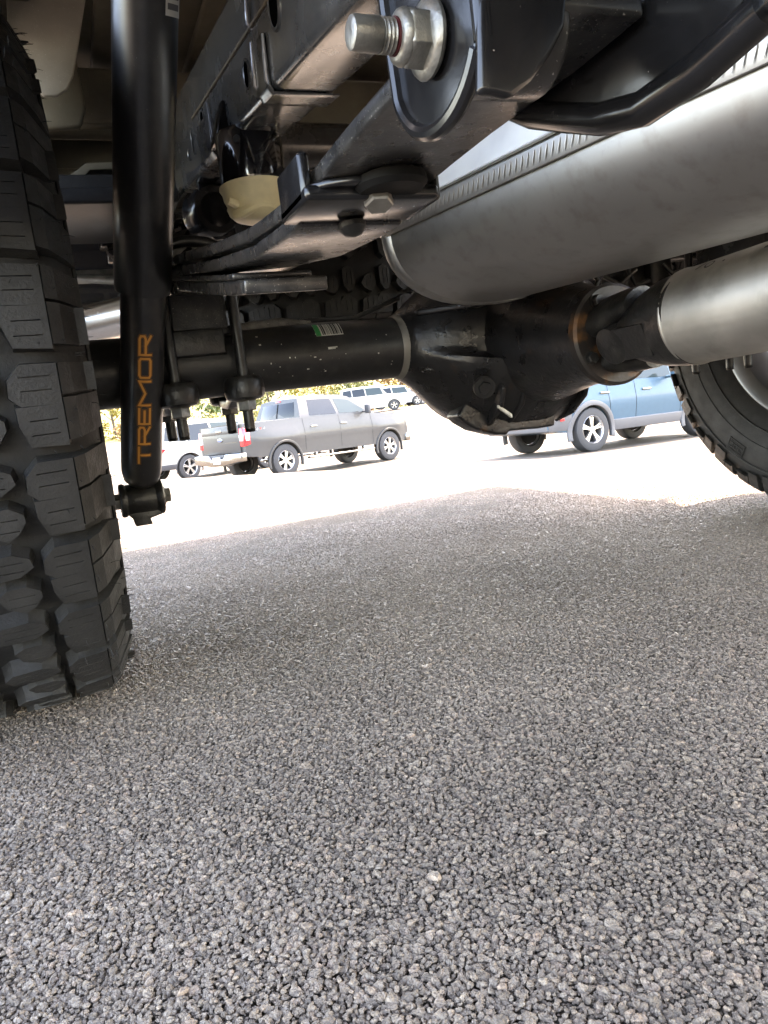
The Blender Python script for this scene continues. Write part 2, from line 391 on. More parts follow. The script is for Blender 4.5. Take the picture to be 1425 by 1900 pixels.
def add_block(b, poly, sipes=(), depth=.0055, tilt=0.):
    poly = shrink(hull2(poly), .0016)
    def dens(p):
        o = []
        for i in range(len(p)):
            a, d = p[i], p[(i+1) % len(p)]; k = max(1, int(math.hypot(a[0]-d[0], a[1]-d[1])/.014))
            o += [(a[0]+(d[0]-a[0])*j/k, a[1]+(d[1]-a[1])*j/k) for j in range(k)]
        return o
    big = dens(shrink(poly, -.0022)); mid = dens(poly)
    n_ = len(big)
    if len(mid) != n_: big = [(a, c) for a, c in mid]
    ring = lambda p, f: [on_tyre(u, s_, f(u)) for u, s_ in p]
    d0 = depth if sipes else .0012
    if sipes:
        b.loft([ring(big, lambda u: min(.423, rtop(u)-.016)), ring(mid, lambda u: rtop(u)-d0)])
        lim = [min(c for _, c in poly)-.01] + list(sipes) + [max(c for _, c in poly)+.01]
        sw = lambda p: [(c, a) for a, c in p]
        u0 = min(a for a, _ in poly); u1 = max(a for a, _ in poly); ua, ub = u0+(u1-u0)*.24, u1-(u1-u0)*.16
        def piece(p):
            if len(p) < 3: return
            p = dens(p); b.loft([ring(p, lambda u: rtop(u)-d0-.0005), ring(p, rtop)])
        piece(sw(clip(sw(poly), u0-.01, ua))); piece(sw(clip(sw(poly), ub, u1+.01)))
        core = sw(clip(sw(poly), ua, ub))
        for i in range(len(lim)-1): piece(clip(core, lim[i]+.0005, lim[i+1]-.0005))
    else:
        q = shrink(mid, .0009)
        b.loft([ring(big, lambda u: min(.423, rtop(u)-.016)), ring(mid, lambda u: rtop(u)-.0009), ring(q, lambda u: rtop(u))])
def add_lug(b, s0, s1, deep, sg=1):
    sec = [(.108,.420),(.1145,.4353),(.1245,.4265),(.1365,.405),(.1450,deep),(.1415,deep-.002),(.130,.402)]
    b.loft([[on_tyre(sg*u, s_, r) for u, r in sec] for s_ in np.linspace(s0, s1, 4)])
SH = [(.081,.0755),(.1145,.0775),(.1145,.037),(.0735,.037),(.0735,.054)]
SH2 = [(.0785,.039),(.1145,.039),(.1145,.001),(.083,.0),(.0705,.014),(.0695,.030)]
B1 = [(.024,.048),(.034,.040),(.053,.039),(.0655,.048),(.066,.057),(.058,.069),(.047,.076),(.030,.065)]
B2 = [(.006,.015),(.016,.003),(.047,.0),(.062,.008),(.0645,.019),(.051,.029),(.030,.031),(.013,.029)]
flip = lambda p: [(-u, PL*1.31-s_) for u, s_ in p]
def tread_meshes():
    out = []
    for odd in (0, 1):
        for f in (0, 1):
            b = B(); p = flip(SH) if f else SH; lo = min(s_ for _, s_ in p)
            p2 = flip(SH2) if f else SH2; lo2 = min(s_ for _, s_ in p2); add_block(b, p, [lo+.014, lo+.027]); add_block(b, p2, [lo2+.0125, lo2+.0245]); lo = min(lo, lo2)
            sg = -1 if f else 1
            if odd: add_lug(b, lo+.002, lo+.032, .390, sg); add_lug(b, lo+.035, lo+.072, .404, sg)
            else: add_lug(b, lo+.002, lo+.030, .404, sg); add_lug(b, lo+.033, lo+.072, .384, sg)
            out.append(b.mesh('shoulder_block', smooth=False))
    a = []
    for p, f in ((B1, 0), (B2, 0), (B1, 1), (B2, 1)):
        b = B(); q = flip(p) if f else p; lo = min(s_ for _, s_ in q); hi = max(s_ for _, s_ in q)
        add_block(b, q, [lo+(hi-lo)*.36, lo+(hi-lo)*.68] if len(p) > 7 else [lo+(hi-lo)*.5])
        a.append(b.mesh('tread_block', smooth=False))
    return out, a
TYRE_ME = tyre_body(); SHB, TRB = tread_meshes()
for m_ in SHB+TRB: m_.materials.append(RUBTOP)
def make_tyre(c, M3, label, only=None, hairs=0, name='tyre'):
    M = Matrix.Translation(c) @ M3.to_4x4()
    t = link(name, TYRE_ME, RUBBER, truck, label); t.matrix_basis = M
    for k in range(NP):
        Rm = Matrix.Rotation(k*PA, 4, 'X')
        for i, m_ in enumerate([SHB[k % 2*2], SHB[k % 2*2+1]] + TRB):
            if only and not only(k, i): continue
            link('tread_block', m_, None, t, M=Rm)
    if hairs:
        b = B(); r_ = random.Random(5)
        for k in range(hairs):
            a = r_.uniform(0, 2*math.pi); rr = r_.choice((.438,.43,.415,.40,.385,.35)); u = interp(rr, [.335,.385,.40,.42,.44], [.1455,.144,.139,.130,.116])
            if r_.random() < .12: u = r_.uniform(.08,.12); rr = rtop(u)
            o = V((u-.001, rr*math.cos(a), rr*math.sin(a))); d = V((1, r_.uniform(-.25,.25), r_.uniform(-.25,.25))).normalized() if u > .125 else V((.2, math.cos(a), math.sin(a)))
            ln = r_.uniform(.005, .013)
            b.tube([o, o+d*ln*.6, o+d*ln+V((0,0,-.001))], [.0004,.00035,.0002], 5)
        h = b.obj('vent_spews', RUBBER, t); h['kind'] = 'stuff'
    return t
I3 = Matrix.Identity(3)
lt = make_tyre(V((-.120, AX, HUB)), Matrix.Rotation(R(3), 3, 'X'), 'all-terrain tyre with chunky tread blocks at the left edge', hairs=330)
rt = make_tyre(V((1.605, AX, HUB)), Matrix.Rotation(R(5), 3, 'X'), 'far rear tyre behind the driveshaft, its inner sidewall showing')
spare = make_tyre(V((.66, 2.04, .665)), Matrix.Rotation(R(-90), 3, 'Y') @ Matrix.Rotation(R(4), 3, 'X'), 'spare tyre slung flat beneath the bed', name='spare_tyre')
# sidewall badge of the far tyre
def badge():
    b = B(); L_ = .050; H_ = .030
    def q(s_, h): r = .338+h; a = s_/r; return V((-.1462, r*math.cos(a), r*math.sin(a)))
    def bar(s0, s1, h0, h1): b.prism([q(s0,h0), q((s0+s1)/2,h0), q(s1,h0), q(s1,h1), q((s0+s1)/2,h1), q(s0,h1)], (-.0016,0,0))
    t_ = .0022
    bar(0,L_,0,t_); bar(0,L_,H_-t_,H_); bar(0,t_,t_,H_-t_); bar(L_-t_,L_,t_,H_-t_)
    for k in range(3):
        s0 = .006+k*.014
        bar(s0,s0+.011,.019,.0215); bar(s0,s0+.011,.0085,.011)
        if k != 1: bar(s0+(.0085 if k == 0 else 0), s0+(.011 if k == 0 else .0025), .011, .019)
        else: bar(s0,s0+.0025,.011,.019); bar(s0+.0085,s0+.011,.011,.019)
    for k in range(11): bar(.005+k*.0037,.0075+k*.0037,.0245,.0268); bar(.005+k*.0037,.0075+k*.0037,.0035,.0058)
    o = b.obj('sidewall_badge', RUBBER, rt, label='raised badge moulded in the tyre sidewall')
    o.matrix_basis = Matrix.Rotation(BADGE_A, 4, 'X')
_pb = atx(1403, 828, 1.46); BADGE_A = math.atan2(_pb.z-HUB, _pb.y-AX) - R(5) + .075
badge()
# ---- rims and brakes
RIMM = mat('rim_paint', (.10,.10,.105), .35, .5, coat=.4, var=.15)
RIML = brushed('rim_machined', (.42,.41,.39), .35, (60,60,60), .06)
for cx, sg in ((-.120, 1), (1.605, -1)):
    # sg: direction of the inner side
    b = B(); b.lathe([(.243,.118*sg),(.250,.114*sg),(.243,.108*sg),(.226,.10*sg),(.215,.03*sg),(.215,-.08*sg),(.235,-.11*sg),(.246,-.114*sg),(.24,-.12*sg),(.222,-.11*sg),(.205,-.075*sg),(.205,.03*sg),(.214,.10*sg),(.236,.116*sg)], (cx,AX,HUB), (1,0,0), 72, cap=False, ring=True)
    rim = T(b, 'rim', RIML, ang=40)
    for k in range(6):
        a = k*math.pi/3 + .35; b = B()
        Mr = Matrix.Rotation(a, 3, 'X')
        prof = [[V((cx-sg*.075,AX,HUB)) + Mr @ V((dx, dy*wd, rr)) for dx, dy in ((-.012,-1),(.012,-1),(.012,1),(-.012,1))] for rr, wd in ((.06,.035),(.12,.026),(.17,.03),(.212,.045))]
        b.loft(prof); b.obj('spoke', RIMM, rim, bev=.004)
    b = B(); b.lathe([(.06,-.02),(.075,-.01),(.075,.02),(.06,.03)], (cx-sg*.07,AX,HUB), (1,0,0), 32); b.obj('hub', RIMM, rim)
    b = B(); b.lathe([(.10,-.012),(.178,-.012),(.178,.012),(.10,.012)], (cx+sg*.02,AX,HUB), (1,0,0), 64, cap=False, ring=True); disc = T(b, 'brake_disc', DZINC, ang=30)
    b = B(); b.lathe([(.045,0),(.14,0),(.17,.008),(.186,.03),(.19,.03),(.174,.004),(.142,-.004),(.045,-.004)], (cx+sg*.045,AX,HUB), (-sg,0,0), 56, cap=False, ring=True); T(b, 'dust_shield', CASTB, ang=40)
    b = B(); M0 = Matrix.Rotation(R(20), 3, 'X')
    b.box((cx+sg*.03,AX+.02,HUB-.16), (.07,.16,.06), M0); b.box((cx+sg*.055,AX-.05,HUB-.10), (.03,.10,.08), M0); T(b, 'brake_caliper', CASTB, bev=.012)

# ---- axle
AXM = mat('axle_black', (.011,.011,.0115), .40, var=.35, vs=30, bump=.22, bs=110, speck=.18, rv=.08)
b = B(); b.lathe([(.0495,0),(.0495,.62)], (.93,AX,.434), (1,0,0), 40); b.lathe([(.06,0),(.078,.015),(.078,.035),(.07,.045)], (1.45,AX,.434), (1,0,0), 32); T(b, 'axle_tube', AXM)
b = B(); b.lathe([(.0495,0),(.0495,.60)], (-.07,AX,.434), (1,0,0), 40)
b.lathe([(.07,0),(.078,.01),(.078,.03),(.06,.045)], (-.03,AX,.434), (1,0,0), 32)
axle = T(b, 'axle_tube', AXM, 'black axle tube with a barcode sticker and paint chips')
b = B(); b.lathe([(.05,0),(.0515,.003),(.0545,.014),(.054,.020),(.05,.026)], (.507,AX,.434), (1,0,0), 48); b.obj('weld_collar', mat('collar_steel', (.22,.21,.19), .5, .5, var=.2, bump=.1), axle, label='pale machined collar beside the differential')
def on_axle(x, ang, dr=.0005): r = .0495+dr; return V((x, AX - r*math.cos(ang), .434 + r*math.sin(ang)))
b = B()
def strip(b, x0, x1, a0, a1, dr, f=on_axle, n=7):
    rg = [[f(x0, a0+(a1-a0)*i/n, dr), f(x1, a0+(a1-a0)*i/n, dr)] for i in range(n+1)]
    b.loft(rg, cap=False, closed=False)
strip(b, .366,.410,.50,1.05,.0004); lab = b.obj('barcode_label', WHITEL, axle, label='white barcode sticker with a green band')
b = B(); strip(b, .366,.374,.50,1.05,.0008); b.obj('green_band', GREENL, lab)
b = B(); x = .3765
while x < .407: w_ = random.choice((.0007,.0011,.0018,.0025)); strip(b, x, x+w_, .53, 1.05, .0008); x += w_+random.choice((.0008,.0012,.002))
b.obj('barcode', INK, lab)
b = B()
for k in range(26):
    x = random.uniform(.26,.49); a = random.uniform(-.7,.8); s_ = random.uniform(.0008,.0026)
    strip(b, x, x+s_*random.uniform(.5,1.6), a, a+s_*random.uniform(12,30)*.9, .0003, n=2)
strip(b, .38,.392,.05,.12,.0003, n=2)
b.obj('paint_chips', CHALK, axle)['kind'] = 'stuff'

b = B(); b.tube([aty(425,613,1.15), aty(470,606,1.155), aty(520,600,1.16), aty(575,603,1.165)], [.007,.0085,.008,.007], 12); T(b, 'axle_vent_line', mat('scuffed_sleeve', (.10,.095,.085), .7, var=.5, vs=80, bump=.8, bs=260, speck=.6))
b = B(); b.tube([V((.30,1.205,.487)), V((.38,1.20,.492)), V((.46,1.195,.49)), V((.55,1.21,.52))], .0045, 10); T(b, 'brake_line', CASTB)
# ---- differential
b = B(); rings = []
DS = [(.512,.0,.050,.050,.050),(.535,0,.066,.066,.066),(.565,0,.088,.092,.095),(.60,0,.118,.118,.125),(.64,-.005,.142,.135,.15),(.69,-.008,.157,.142,.164),(.75,-.008,.160,.140,.166),(.80,-.004,.150,.128,.157),(.845,0,.125,.110,.130),(.885,0,.094,.092,.095),(.92,0,.066,.066,.066),(.945,0,.052,.052,.052)]
for x, dz, ru, ry, rl in DS:
    big = smooth01(.05,.13,rl); ring = []
    for a in np.linspace(0, 2*math.pi, 65)[:-1]:
        cy, sz = math.cos(a), math.sin(a); z_ = (ru if sz > 0 else rl)*sz; k = 1.
        if cy < 0:
            ledge = interp(x, [.54,.64,.72,.82,.90], [-.012,-.040,-.036,-.018,-.005])
            k = 1 + big*(.04 - .24*smooth01(ledge-.006, ledge+.004, z_)) + big*.05*math.sin(x*75)*smooth01(ledge, ledge+.03, z_)
        ring.append(V((x, AX + ry*cy*k, .434+dz*0 + z_)))
    rings.append(ring)
b.loft(rings)
diff = T(b, 'differential', CAST, 'black cast differential housing with rust-brown streaks', ang=60)
b = B(); nose = [(1.085,.118,.112),(1.05,.108,.104),(1.00,.090,.088),(.96,.077,.076),(.925,.070,.070),(.904,.067,.067)]
rings = []
for y, rx, rz in nose:
    z0 = interp(y, [.90, 1.085], [.400,.424]); x0 = interp(y, [.90,1.085], [.735,.738])
    rings.append([V((x0+rx*math.cos(a), y, z0+rz*math.sin(a))) for a in np.linspace(0, 2*math.pi, 37)[:-1]])
b.loft(rings); b.obj('pinion_nose', CAST, diff, ang=60)
for gx0, gx1, gzz in ((.535,.625,.475),(.535,.615,.385),(.935,.845,.475),(.935,.85,.39)):
    b = B(); b.prism([V((gx0,1.115,gzz)), V((gx0+(gx1-gx0)*.45,1.085,gzz)), V((gx1,1.045,gzz)), V((gx1,1.15,gzz)), V((gx0,1.15,gzz))], (0,0,.011)); b.obj('casting_rib', CAST, diff, bev=.003)
for rx_ in (.635,.675,.80):
    b = B(); b.prism([V((rx_,1.065,.372)), V((rx_,1.045,.345)), V((rx_,1.06,.315)), V((rx_,1.10,.288)), V((rx_,1.15,.275)), V((rx_,1.15,.36))], (.009,0,0)); b.obj('casting_rib', CAST, diff, bev=.003)
b = B(); b.prism([aty(px, py, 1.105) for px, py in ((880,720),(850,772),(862,784),(885,797),(922,806),(942,807),(946,799),(1000,795),(1030,790),(1032,765),(1075,730),(1090,712),(1075,690),(900,690))], (0,.045,0)); b.obj('lower_flange', CAST, diff, bev=.008, seg=3)
b = B(); b.lathe([(.10,0),(.138,.0),(.140,.004),(.140,.018),(.135,.022),(.125,.04),(.09,.06),(.02,.066)], (.712,1.245,.425), (0,1,0), 56); cov = b.obj('rear_cover', CAST, diff)
for k in range(14):
    a = 2*math.pi*k/14+.1; b = B(); b.hexn((.712+.131*math.cos(a), 1.245, .425+.131*math.sin(a)), (0,-1,0), .009, .012); b.obj('cover_bolt', CASTB, diff)
p0, p1 = aty(926,757,1.06), aty(951,775,1.06)
b = B(); dv = V((0,0,.006)); b.prism([p0, p1, p1+dv, p0+dv*.8], (0,.006,0)); b.obj('paint_stroke', CHALK, diff, label='pale paint stroke on the housing')
b = B(); b.lathe([(.0,.0),(.014,0),(.017,.003),(.017,.012)], (.60,1.045,.352), (-.3,-1,-.3), 20); b.hexn((.60,1.045,.352), (-.3,-1,-.3), .011, .016); b.obj('filler_plug', CAST, diff)

# ---- driveline
b = B(); b.lathe([(.0,0),(.069,0),(.0725,.003),(.0725,.014),(.068,.017),(.03,.018)], (.735,.905,.400), (0,-1,.02), 56); flg = T(b, 'pinion_flange', RUSTY, 'round rust-stained flange between differential and driveshaft', ang=30)
for k in range(4):
    a = k*math.pi/2+.55; b = B(); b.hexn((.735+.057*math.cos(a), .888, .400+.057*math.sin(a)), (0,-1,0), .0085, .009); b.lathe([(.0105,0),(.0105,.002)], (.735+.057*math.cos(a), .889, .4+.057*math.sin(a)), (0,-1,0), 18); b.obj('flange_bolt', DZINC if k == 3 else CASTB, flg)
b = B()
for sg in (-1, 1):
    a = R(-68 if sg < 0 else 112); dx, dz = math.cos(a), math.sin(a)
    rg = []
    for y, rr, hw, th in ((.891,.026,.046,.026),(.870,.031,.040,.024),(.846,.036,.034,.021),(.820,.038,.028,.018)):
        c = V((.735+rr*dx, y, .400+rr*dz)); n_ = V((dx,0,dz)); t_ = V((-dz,0,dx))
        rg.append([c + t_*(hw*math.cos(q)) + n_*(th*math.sin(q)) for q in np.linspace(0, 2*math.pi, 17)[:-1]])
    b.loft(rg)
T(b, 'flange_yoke', CASTB, ang=50)
b = B()
for a in (R(-68), R(22)):
    d = V((math.cos(a),0,math.sin(a))); b.lathe([(.014,-.050),(.0165,-.048),(.0165,-.026),(.012,-.024),(.012,.024),(.0165,.026),(.0165,.048),(.014,.050)], (.735,.842,.400), d, 24)
b.lathe([(.022,-.018),(.022,.018)], (.735,.842,.4), (0,1,0), 20)
T(b, 'universal_joint', DZINC)
b = B(); rings = []
for y, rx, rz in ((.735,.0575,.0575),(.748,.0572,.0572),(.757,.0565,.0565),(.776,.056,.055),(.794,.056,.050),(.812,.055,.042),(.828,.053,.034),(.838,.050,.028)):
    rings.append([V((0,y,0)) + Matrix.Rotation(R(-22),3,'Y') @ V((rx*math.copysign(abs(math.cos(q))**.85, math.cos(q)), 0, rz*math.copysign(abs(math.sin(q))**.85, math.sin(q)))) + V((.735,0,.401)) for q in np.linspace(0, 2*math.pi, 41)[:-1]])
b.loft(rings)
for sg in (-1,1):
    d = Matrix.Rotation(R(-22),3,'Y') @ V((sg,0,0)); b.lathe([(.026,.036),(.026,.056),(.021,.058)], (.735,.840,.401), d, 24)
    for k in (0,):
        c0 = V((.735,.800,.401))+d*.046; b.box(c0, (.02,.06,.044), Matrix.Rotation(R(-22),3,'Y'))
T(b, 'shaft_yoke', CASTB, ang=40, bev=0)
b = B(); pA, pB = V((.735,.742,.401)), V((.735,-1.3,.47)); ax_ = (pB-pA); 
b.lathe([(.056,0),(.0600,.0015),(.0603,.004),(.0588,.0065),(.0588,ax_.length)], pA, ax_, 56); shaft = T(b, 'driveshaft', SHAFT, 'silver driveshaft tube with scribbled marks at the right edge', ang=35)
axn = ax_.normalized(); e1 = V((1,0,0)); e2 = axn.cross(e1).normalized()
if e2.z < 0: e2 = -e2
def on_shaft(t, a, dr=.0004): r = .0588+dr; return pA + axn*t - e1*(r*math.cos(a)) + e2*(r*math.sin(a))
def mark(pts, w_, nm='ink_mark'):
    b = B()
    for (t0,a0),(t1,a1) in zip(pts, pts[1:]):
        n_ = 3
        d = V((t1-t0, (a1-a0)*.0588, 0)).normalized(); q = V((-d.y, d.x, 0))*w_/2
        rg = []
        for i in range(n_+1):
            t = t0+(t1-t0)*i/n_; a = a0+(a1-a0)*i/n_
            rg.append([on_shaft(t+q.x, a+q.y/.0588), on_shaft(t-q.x, a-q.y/.0588)])
        b.loft(rg, cap=False, closed=False)
    return b.obj(nm, INK, shaft)
mark([(.052,1.15),(.042,.98)], .003); mark([(.062+.006*math.cos(q), 1.02+.10*math.sin(q)) for q in np.linspace(0,6.3,12)], .002); mark([(.083,.98),(.086,.96)], .003); mark([(.14,.95),(.165,.97)], .004)

# ---- leaf springs, u-bolts, seats, both sides
LW = .076
def mx(x, s): return x if s == 0 else 2*MID-x
y1 = [.25,.30,.36,.42,.478,.517,.61,.76,.985,1.168,1.40,1.70,2.02]; z1 = [.474,.472,.473,.472,.470,.472,.480,.504,.546,.568,.602,.690,.796]
y2 = [.49,.523,.617,.769,.998,1.168,1.40,1.62,1.80]; z2 = [.459,.459,.466,.490,.533,.553,.587,.650,.712]
y3 = [.66,.715,.843,1.02,1.168,1.36,1.52]; z3 = [.447,.456,.481,.518,.534,.528,.520]
def curve(xc, ys, zs, n=44): return [V((xc, y, interp(y, ys, zs))) for y in np.linspace(ys[0], ys[-1], n)]
for s in (0, 1):
    xc = mx(.191, s); L_ = 'leaf spring pack sweeping from the axle up to its bolted hanger' if s == 0 else None
    b = B(); b.rectsweep(curve(xc, y1, z1), LW, .0105); b.lathe([(.012,-LW/2),(.0225,-LW/2),(.0225,.004),(.012,.004)], (xc,.274,.4745), (1 if s == 0 else -1,0,0), 28, cap=False, ring=True)
    spr = T(b, 'leaf_spring', LEAFM, L_, bev=.0022)
    b = B(); b.rectsweep(curve(xc, y2, z2), LW, .0112); b.obj('leaf', LEAFM, spr, bev=.0025)
    b = B(); b.rectsweep(curve(xc, y3, z3), LW, .0125); b.obj('overload_leaf', LEAFM, spr, bev=.002)
    b = B(); b.rectsweep([V((xc, y, interp(y, y3, z3)+.0135)) for y in np.linspace(.70,1.48,30)], LW, .006); b.obj('leaf', LEAFM, spr, bev=.002)
    b = B(); b.lathe([(.018,-LW/2),(.032,-LW/2),(.032,LW/2),(.018,LW/2)], (xc,2.03,.806), (1,0,0), 24, cap=False, ring=True); b.box((xc,2.03,.86),(.10,.06,.10)); b.obj('rear_shackle', BLACK, spr, bev=.004)
    b = B(); b.box((xc,AX,.506), (.078,.118,.052)); b.obj('spring_block', mat('grainy_block', (.03,.03,.03), .7, bump=.8, bs=350, speck=.5), spr, bev=.002)
    b = B(); b.box((xc-(.012 if s == 0 else -.012),AX-.052,.462), (.088,.012,.038)); b.box((xc,AX,.476), (.10,.11,.012)); b.obj('spring_seat', CASTB, spr, bev=.003)
    for dx in (.004,.022):
        b = B(); b.lathe([(.0037,0),(.0037,.0008)], (xc+dx*(1 if s == 0 else -1),AX-.0582,.466), (0,-1,0), 14); b.obj('seat_hole_disc', INK, spr)  # raised black disc, colour stands in for the dark inside of an opening
    for yy in (1.103, 1.236):
        pts = [V((mx(.1435,s), yy, .332))] + [V((mx(.1425,s),yy,z)) for z in (.40,.50,.56)] + [V((xc + (LW/2+.009)*math.cos(q)*(-1 if s == 0 else 1), yy, .580+.02*math.sin(q))) for q in np.linspace(.3, math.pi-.3, 8)] + [V((mx(.2395,s),yy,z)) for z in (.56,.50,.40)] + [V((mx(.2385,s), yy, .332))]
        b = B(); b.tube(pts, .0079, 16); ub = b.obj('u_bolt', CASTB, spr)
        for xx in (.1435,.2385):
            x_ = mx(xx, s)
            b = B(); b.hexn((x_,yy,.3745), (0,0,-1), .0145, .0165, .3); b.lathe([(.0145,0),(.016,.002),(.013,.004)], (x_,yy,.3755), (0,0,-1), 20); b.obj('nut', ZINC, spr)
            b = B(); b.thread((x_,yy,.358), (0,0,-1), .0082, .031); b.obj('threaded_end', CASTB, spr)
    for xx in (.1435,.2385):
        x_ = mx(xx, s); b = B()
        for yy in (1.103,1.236):
            b.lathe([(.022,.374),(.0275,.377),(.0295,.386),(.0288,.400),(.0245,.409),(.020,.403)], (x_,yy,0), (0,0,1), 28)
        rg = [[V((x_+dx, y, z+dz)) for dx, dz in ((-.0185,-.0),(.0185,-.0),(.0185,.014),(-.0185,.014))] for y, z in ((1.085,.379),(1.115,.377),(1.14,.368),(1.168,.365),(1.20,.368),(1.225,.377),(1.25,.379))]
        b.loft(rg); b.obj('clamp_plate', CASTB, spr, bev=.003, ang=50)
    # rubber lined clip with its bolt
    b = B(); yc = .462
    zc = interp(yc, y1, z1)
    b.box((mx(.1465,s), yc+.006, zc+.005), (.007,.050,.030)); b.box((mx(.2325,s), yc+.006, zc+.004), (.006,.050,.026)); b.box((xc-(.004 if s == 0 else -.004), yc+.004, zc-.0055), (.088,.058,.009))
    clipo = b.obj('spring_clip', BLACK, spr, bev=.0035, seg=3)
    b = B(); pts = []
    for q in np.linspace(math.pi, 2*math.pi, 17): pts.append(V((mx(.186,s)+.046*math.cos(q)*.95, yc-.004+.034*math.sin(q), zc-.004)))
    b.prism(pts, (0,0,.0045)); b.obj('clip_plate', BLACK, spr, bev=.0012)
    b = B(); b.lathe([(.0085,0),(.0085,.006),(.008,.0075)], (xc+.0,yc-.019,zc-.004), (-.12,-.35,-1), 20); b.hexn((xc,yc-.019,zc-.004), (-.12,-.35,-1), .0092, .0105); b.obj('clip_bolt', DZINC, spr)
    b = B(); b.lathe([(.0075,0),(.0095,.002),(.0095,.005),(.006,.009),(.001,.0105)], (xc-.002,yc+.024,zc-.010), (0,-.1,-1), 24); b.obj('rivet', CASTB, spr)
    b = B(); b.lathe([(.016,0),(.021,.002),(.022,.007),(.019,.010)], (xc+.004*(1 if s == 0 else -1),.430,interp(.428,y1,z1)+.001), (0,0,-1), 28); b.obj('rubber_pad', BUSH, spr)

# ---- frame rails
ry = [-1.6,.0,.30,.617,.835,1.0,1.254,1.47,1.73,2.35]; rz = [.60,.62,.645,.672,.702,.724,.757,.786,.817,.825]
for s in (0, 1):
    b = B(); rings = []; xo, xi = mx(.270,s), mx(.350,s)
    for y in np.linspace(-1.6, 2.35, 70):
        z = interp(y, ry, rz); h = .155
        rings.append([V((xo,y,z)), V((xi,y,z)), V((xi,y,z+h)), V((xo,y,z+h))])
    b.loft(rings); rail = T(b, 'frame_rail', FRAMEM, 'glossy black frame rail climbing from the axle to the top edge' if s == 0 else None, bev=.012, seg=3, ang=50)
    b = B(); b.rectsweep([V((mx(.2688,s), y, interp(y,ry,rz)+.082)) for y in np.linspace(.3,1.33,30)], .0035, .004); b.obj('weld_seam', mat('weld_bead', (.10,.075,.05), .5, .2, var=.4, vs=200, bump=.6, bs=500), rail, bev=.001)
    for ya, yb in ((.875,.925), (1.205,1.30)):   # sleeve plates folded round the rail
        b = B(); rg = []
        for y in np.linspace(ya, yb, 5):
            z = interp(y, ry, rz); x0 = mx(.2665,s); x1 = mx(.352,s); t = .0032*(1 if s == 0 else -1)
            rg.append([V((x0,y,z+.062)), V((x0,y,z+.006)), V((x0+t*2,y,z-.0032)), V((x1,y,z-.0032)), V((x1,y,z-.0005)), V((x0+t*2,y,z-.0005)), V((x0+t,y,z+.006)), V((x0+t,y,z+.062))])
        b.loft(rg); b.obj('sleeve_plate', FRAMEM, rail, bev=.001)
    if s == 0:
        for (px, py, ra, rb_) in ((508,8,.015,.022),(458,138,.010,.015),(377,235,.0135,.022),(358,262,.006,.018),(351,288,.004,.008)):
            c = atx(px, py, .2695); b = B()
            rg = [[c + V((dx, ra*k_*math.cos(q), rb_*k_*math.sin(q))) for q in np.linspace(0,2*math.pi,25)[:-1]] for k_, dx in ((1.25,.0015),(1.2,-.0018),(1.0,-.001))]
            b.loft(rg, cap=False); hl = b.obj('hole_rim', FRAMEM, rail)
            b = B(); rg = [[c + V((dx, ra*k_*math.cos(q), rb_*k_*math.sin(q))) for q in np.linspace(0,2*math.pi,25)[:-1]] for k_, dx in ((1.02,-.0006),(1.0,-.0009))]
            b.loft(rg); b.obj('hole_shade_disc', mat('painted_hole_shade', (.001,.001,.001), 1., spec=0.), rail)  # closed black disc on the rail, the opening's inner shade painted in
        for pts in ([(470,60),(482,140),(497,155)], [(470,58),(500,128)], [(385,182),(398,265),(405,280)]):
            pass
        for (a, c_) in (((466,78),(474,160)), ((487,62),(495,150)), ((384,190),(399,268)), ((456,0),(460,45))):
            p0 = atx(*a, .2662); p1 = atx(*c_, .2662)
            b = B(); b.tube([p0, p0.lerp(p1,.5), p1, p1+V((.004,0,-.006))], [.0016,.0026,.0026,.0015], 8); b.obj('bracket_edge', mat('bright_edge', (.22,.22,.24), .28, .5, coat=.5, bump=.3, bs=400), rail)
# bump stops
for s in (0, 1):
    c = V((mx(.2955,s), 1.10, 0))
    b = B(); b.lathe([(.040,.672),(.046,.672),(.0468,.676),(.0468,.735),(.044,.742),(.03,.748)], c, (0,0,1), 40, cap=True); cup = T(b, 'bump_stop', mat('gloss_black_cup', (.008,.008,.010), .12, coat=1, coat_r=.05, bump=.04, bs=60), 'glossy black cup of the bump stop with a cream foam cushion' if s == 0 else None)
    b = B(); b.lathe([(.0425,.673),(.050,.671),(.0505,.668),(.047,.662),(.046,.654),(.042,.645),(.0435,.642),(.041,.634),(.034,.627),(.020,.622),(.001,.622)], c, (0,0,1), 40); fo = b.obj('foam_cushion', FOAM, cup, label='cream urethane foam cushion', ang=60)
    b = B(); c2 = c+V((-.035,-.024,.640)); b.tube([c2, c2+V((-.014,-.006,.004))], [.006,.005], 10); b.tube([c+V((.036*math.cos(q),.036*math.sin(q),.634+.004*math.sin(3*q))) for q in np.linspace(3.2,5.8,10)], [.003]+[.0075]*8+[.003], 10); b.obj('foam_lip', FOAM, cup)
    b = B(); b.lathe([(.0045,0),(.0055,.001),(.0045,.0025)], c+V((-.026,-.0382,.722)), (-.55,-.83,0), 16); b.obj('vent_hole_disc', INK, cup)  # solid black disc on the cup, painted shade of the vent opening
    b = B(); b.prism([c+V((-.046,0,.735)), c+V((.046,0,.735)), c+V((.046,0,.77)), c+V((-.03,0,.79))], (0,.05,0)); b.obj('cup_bracket', BLACK, cup, bev=.004)
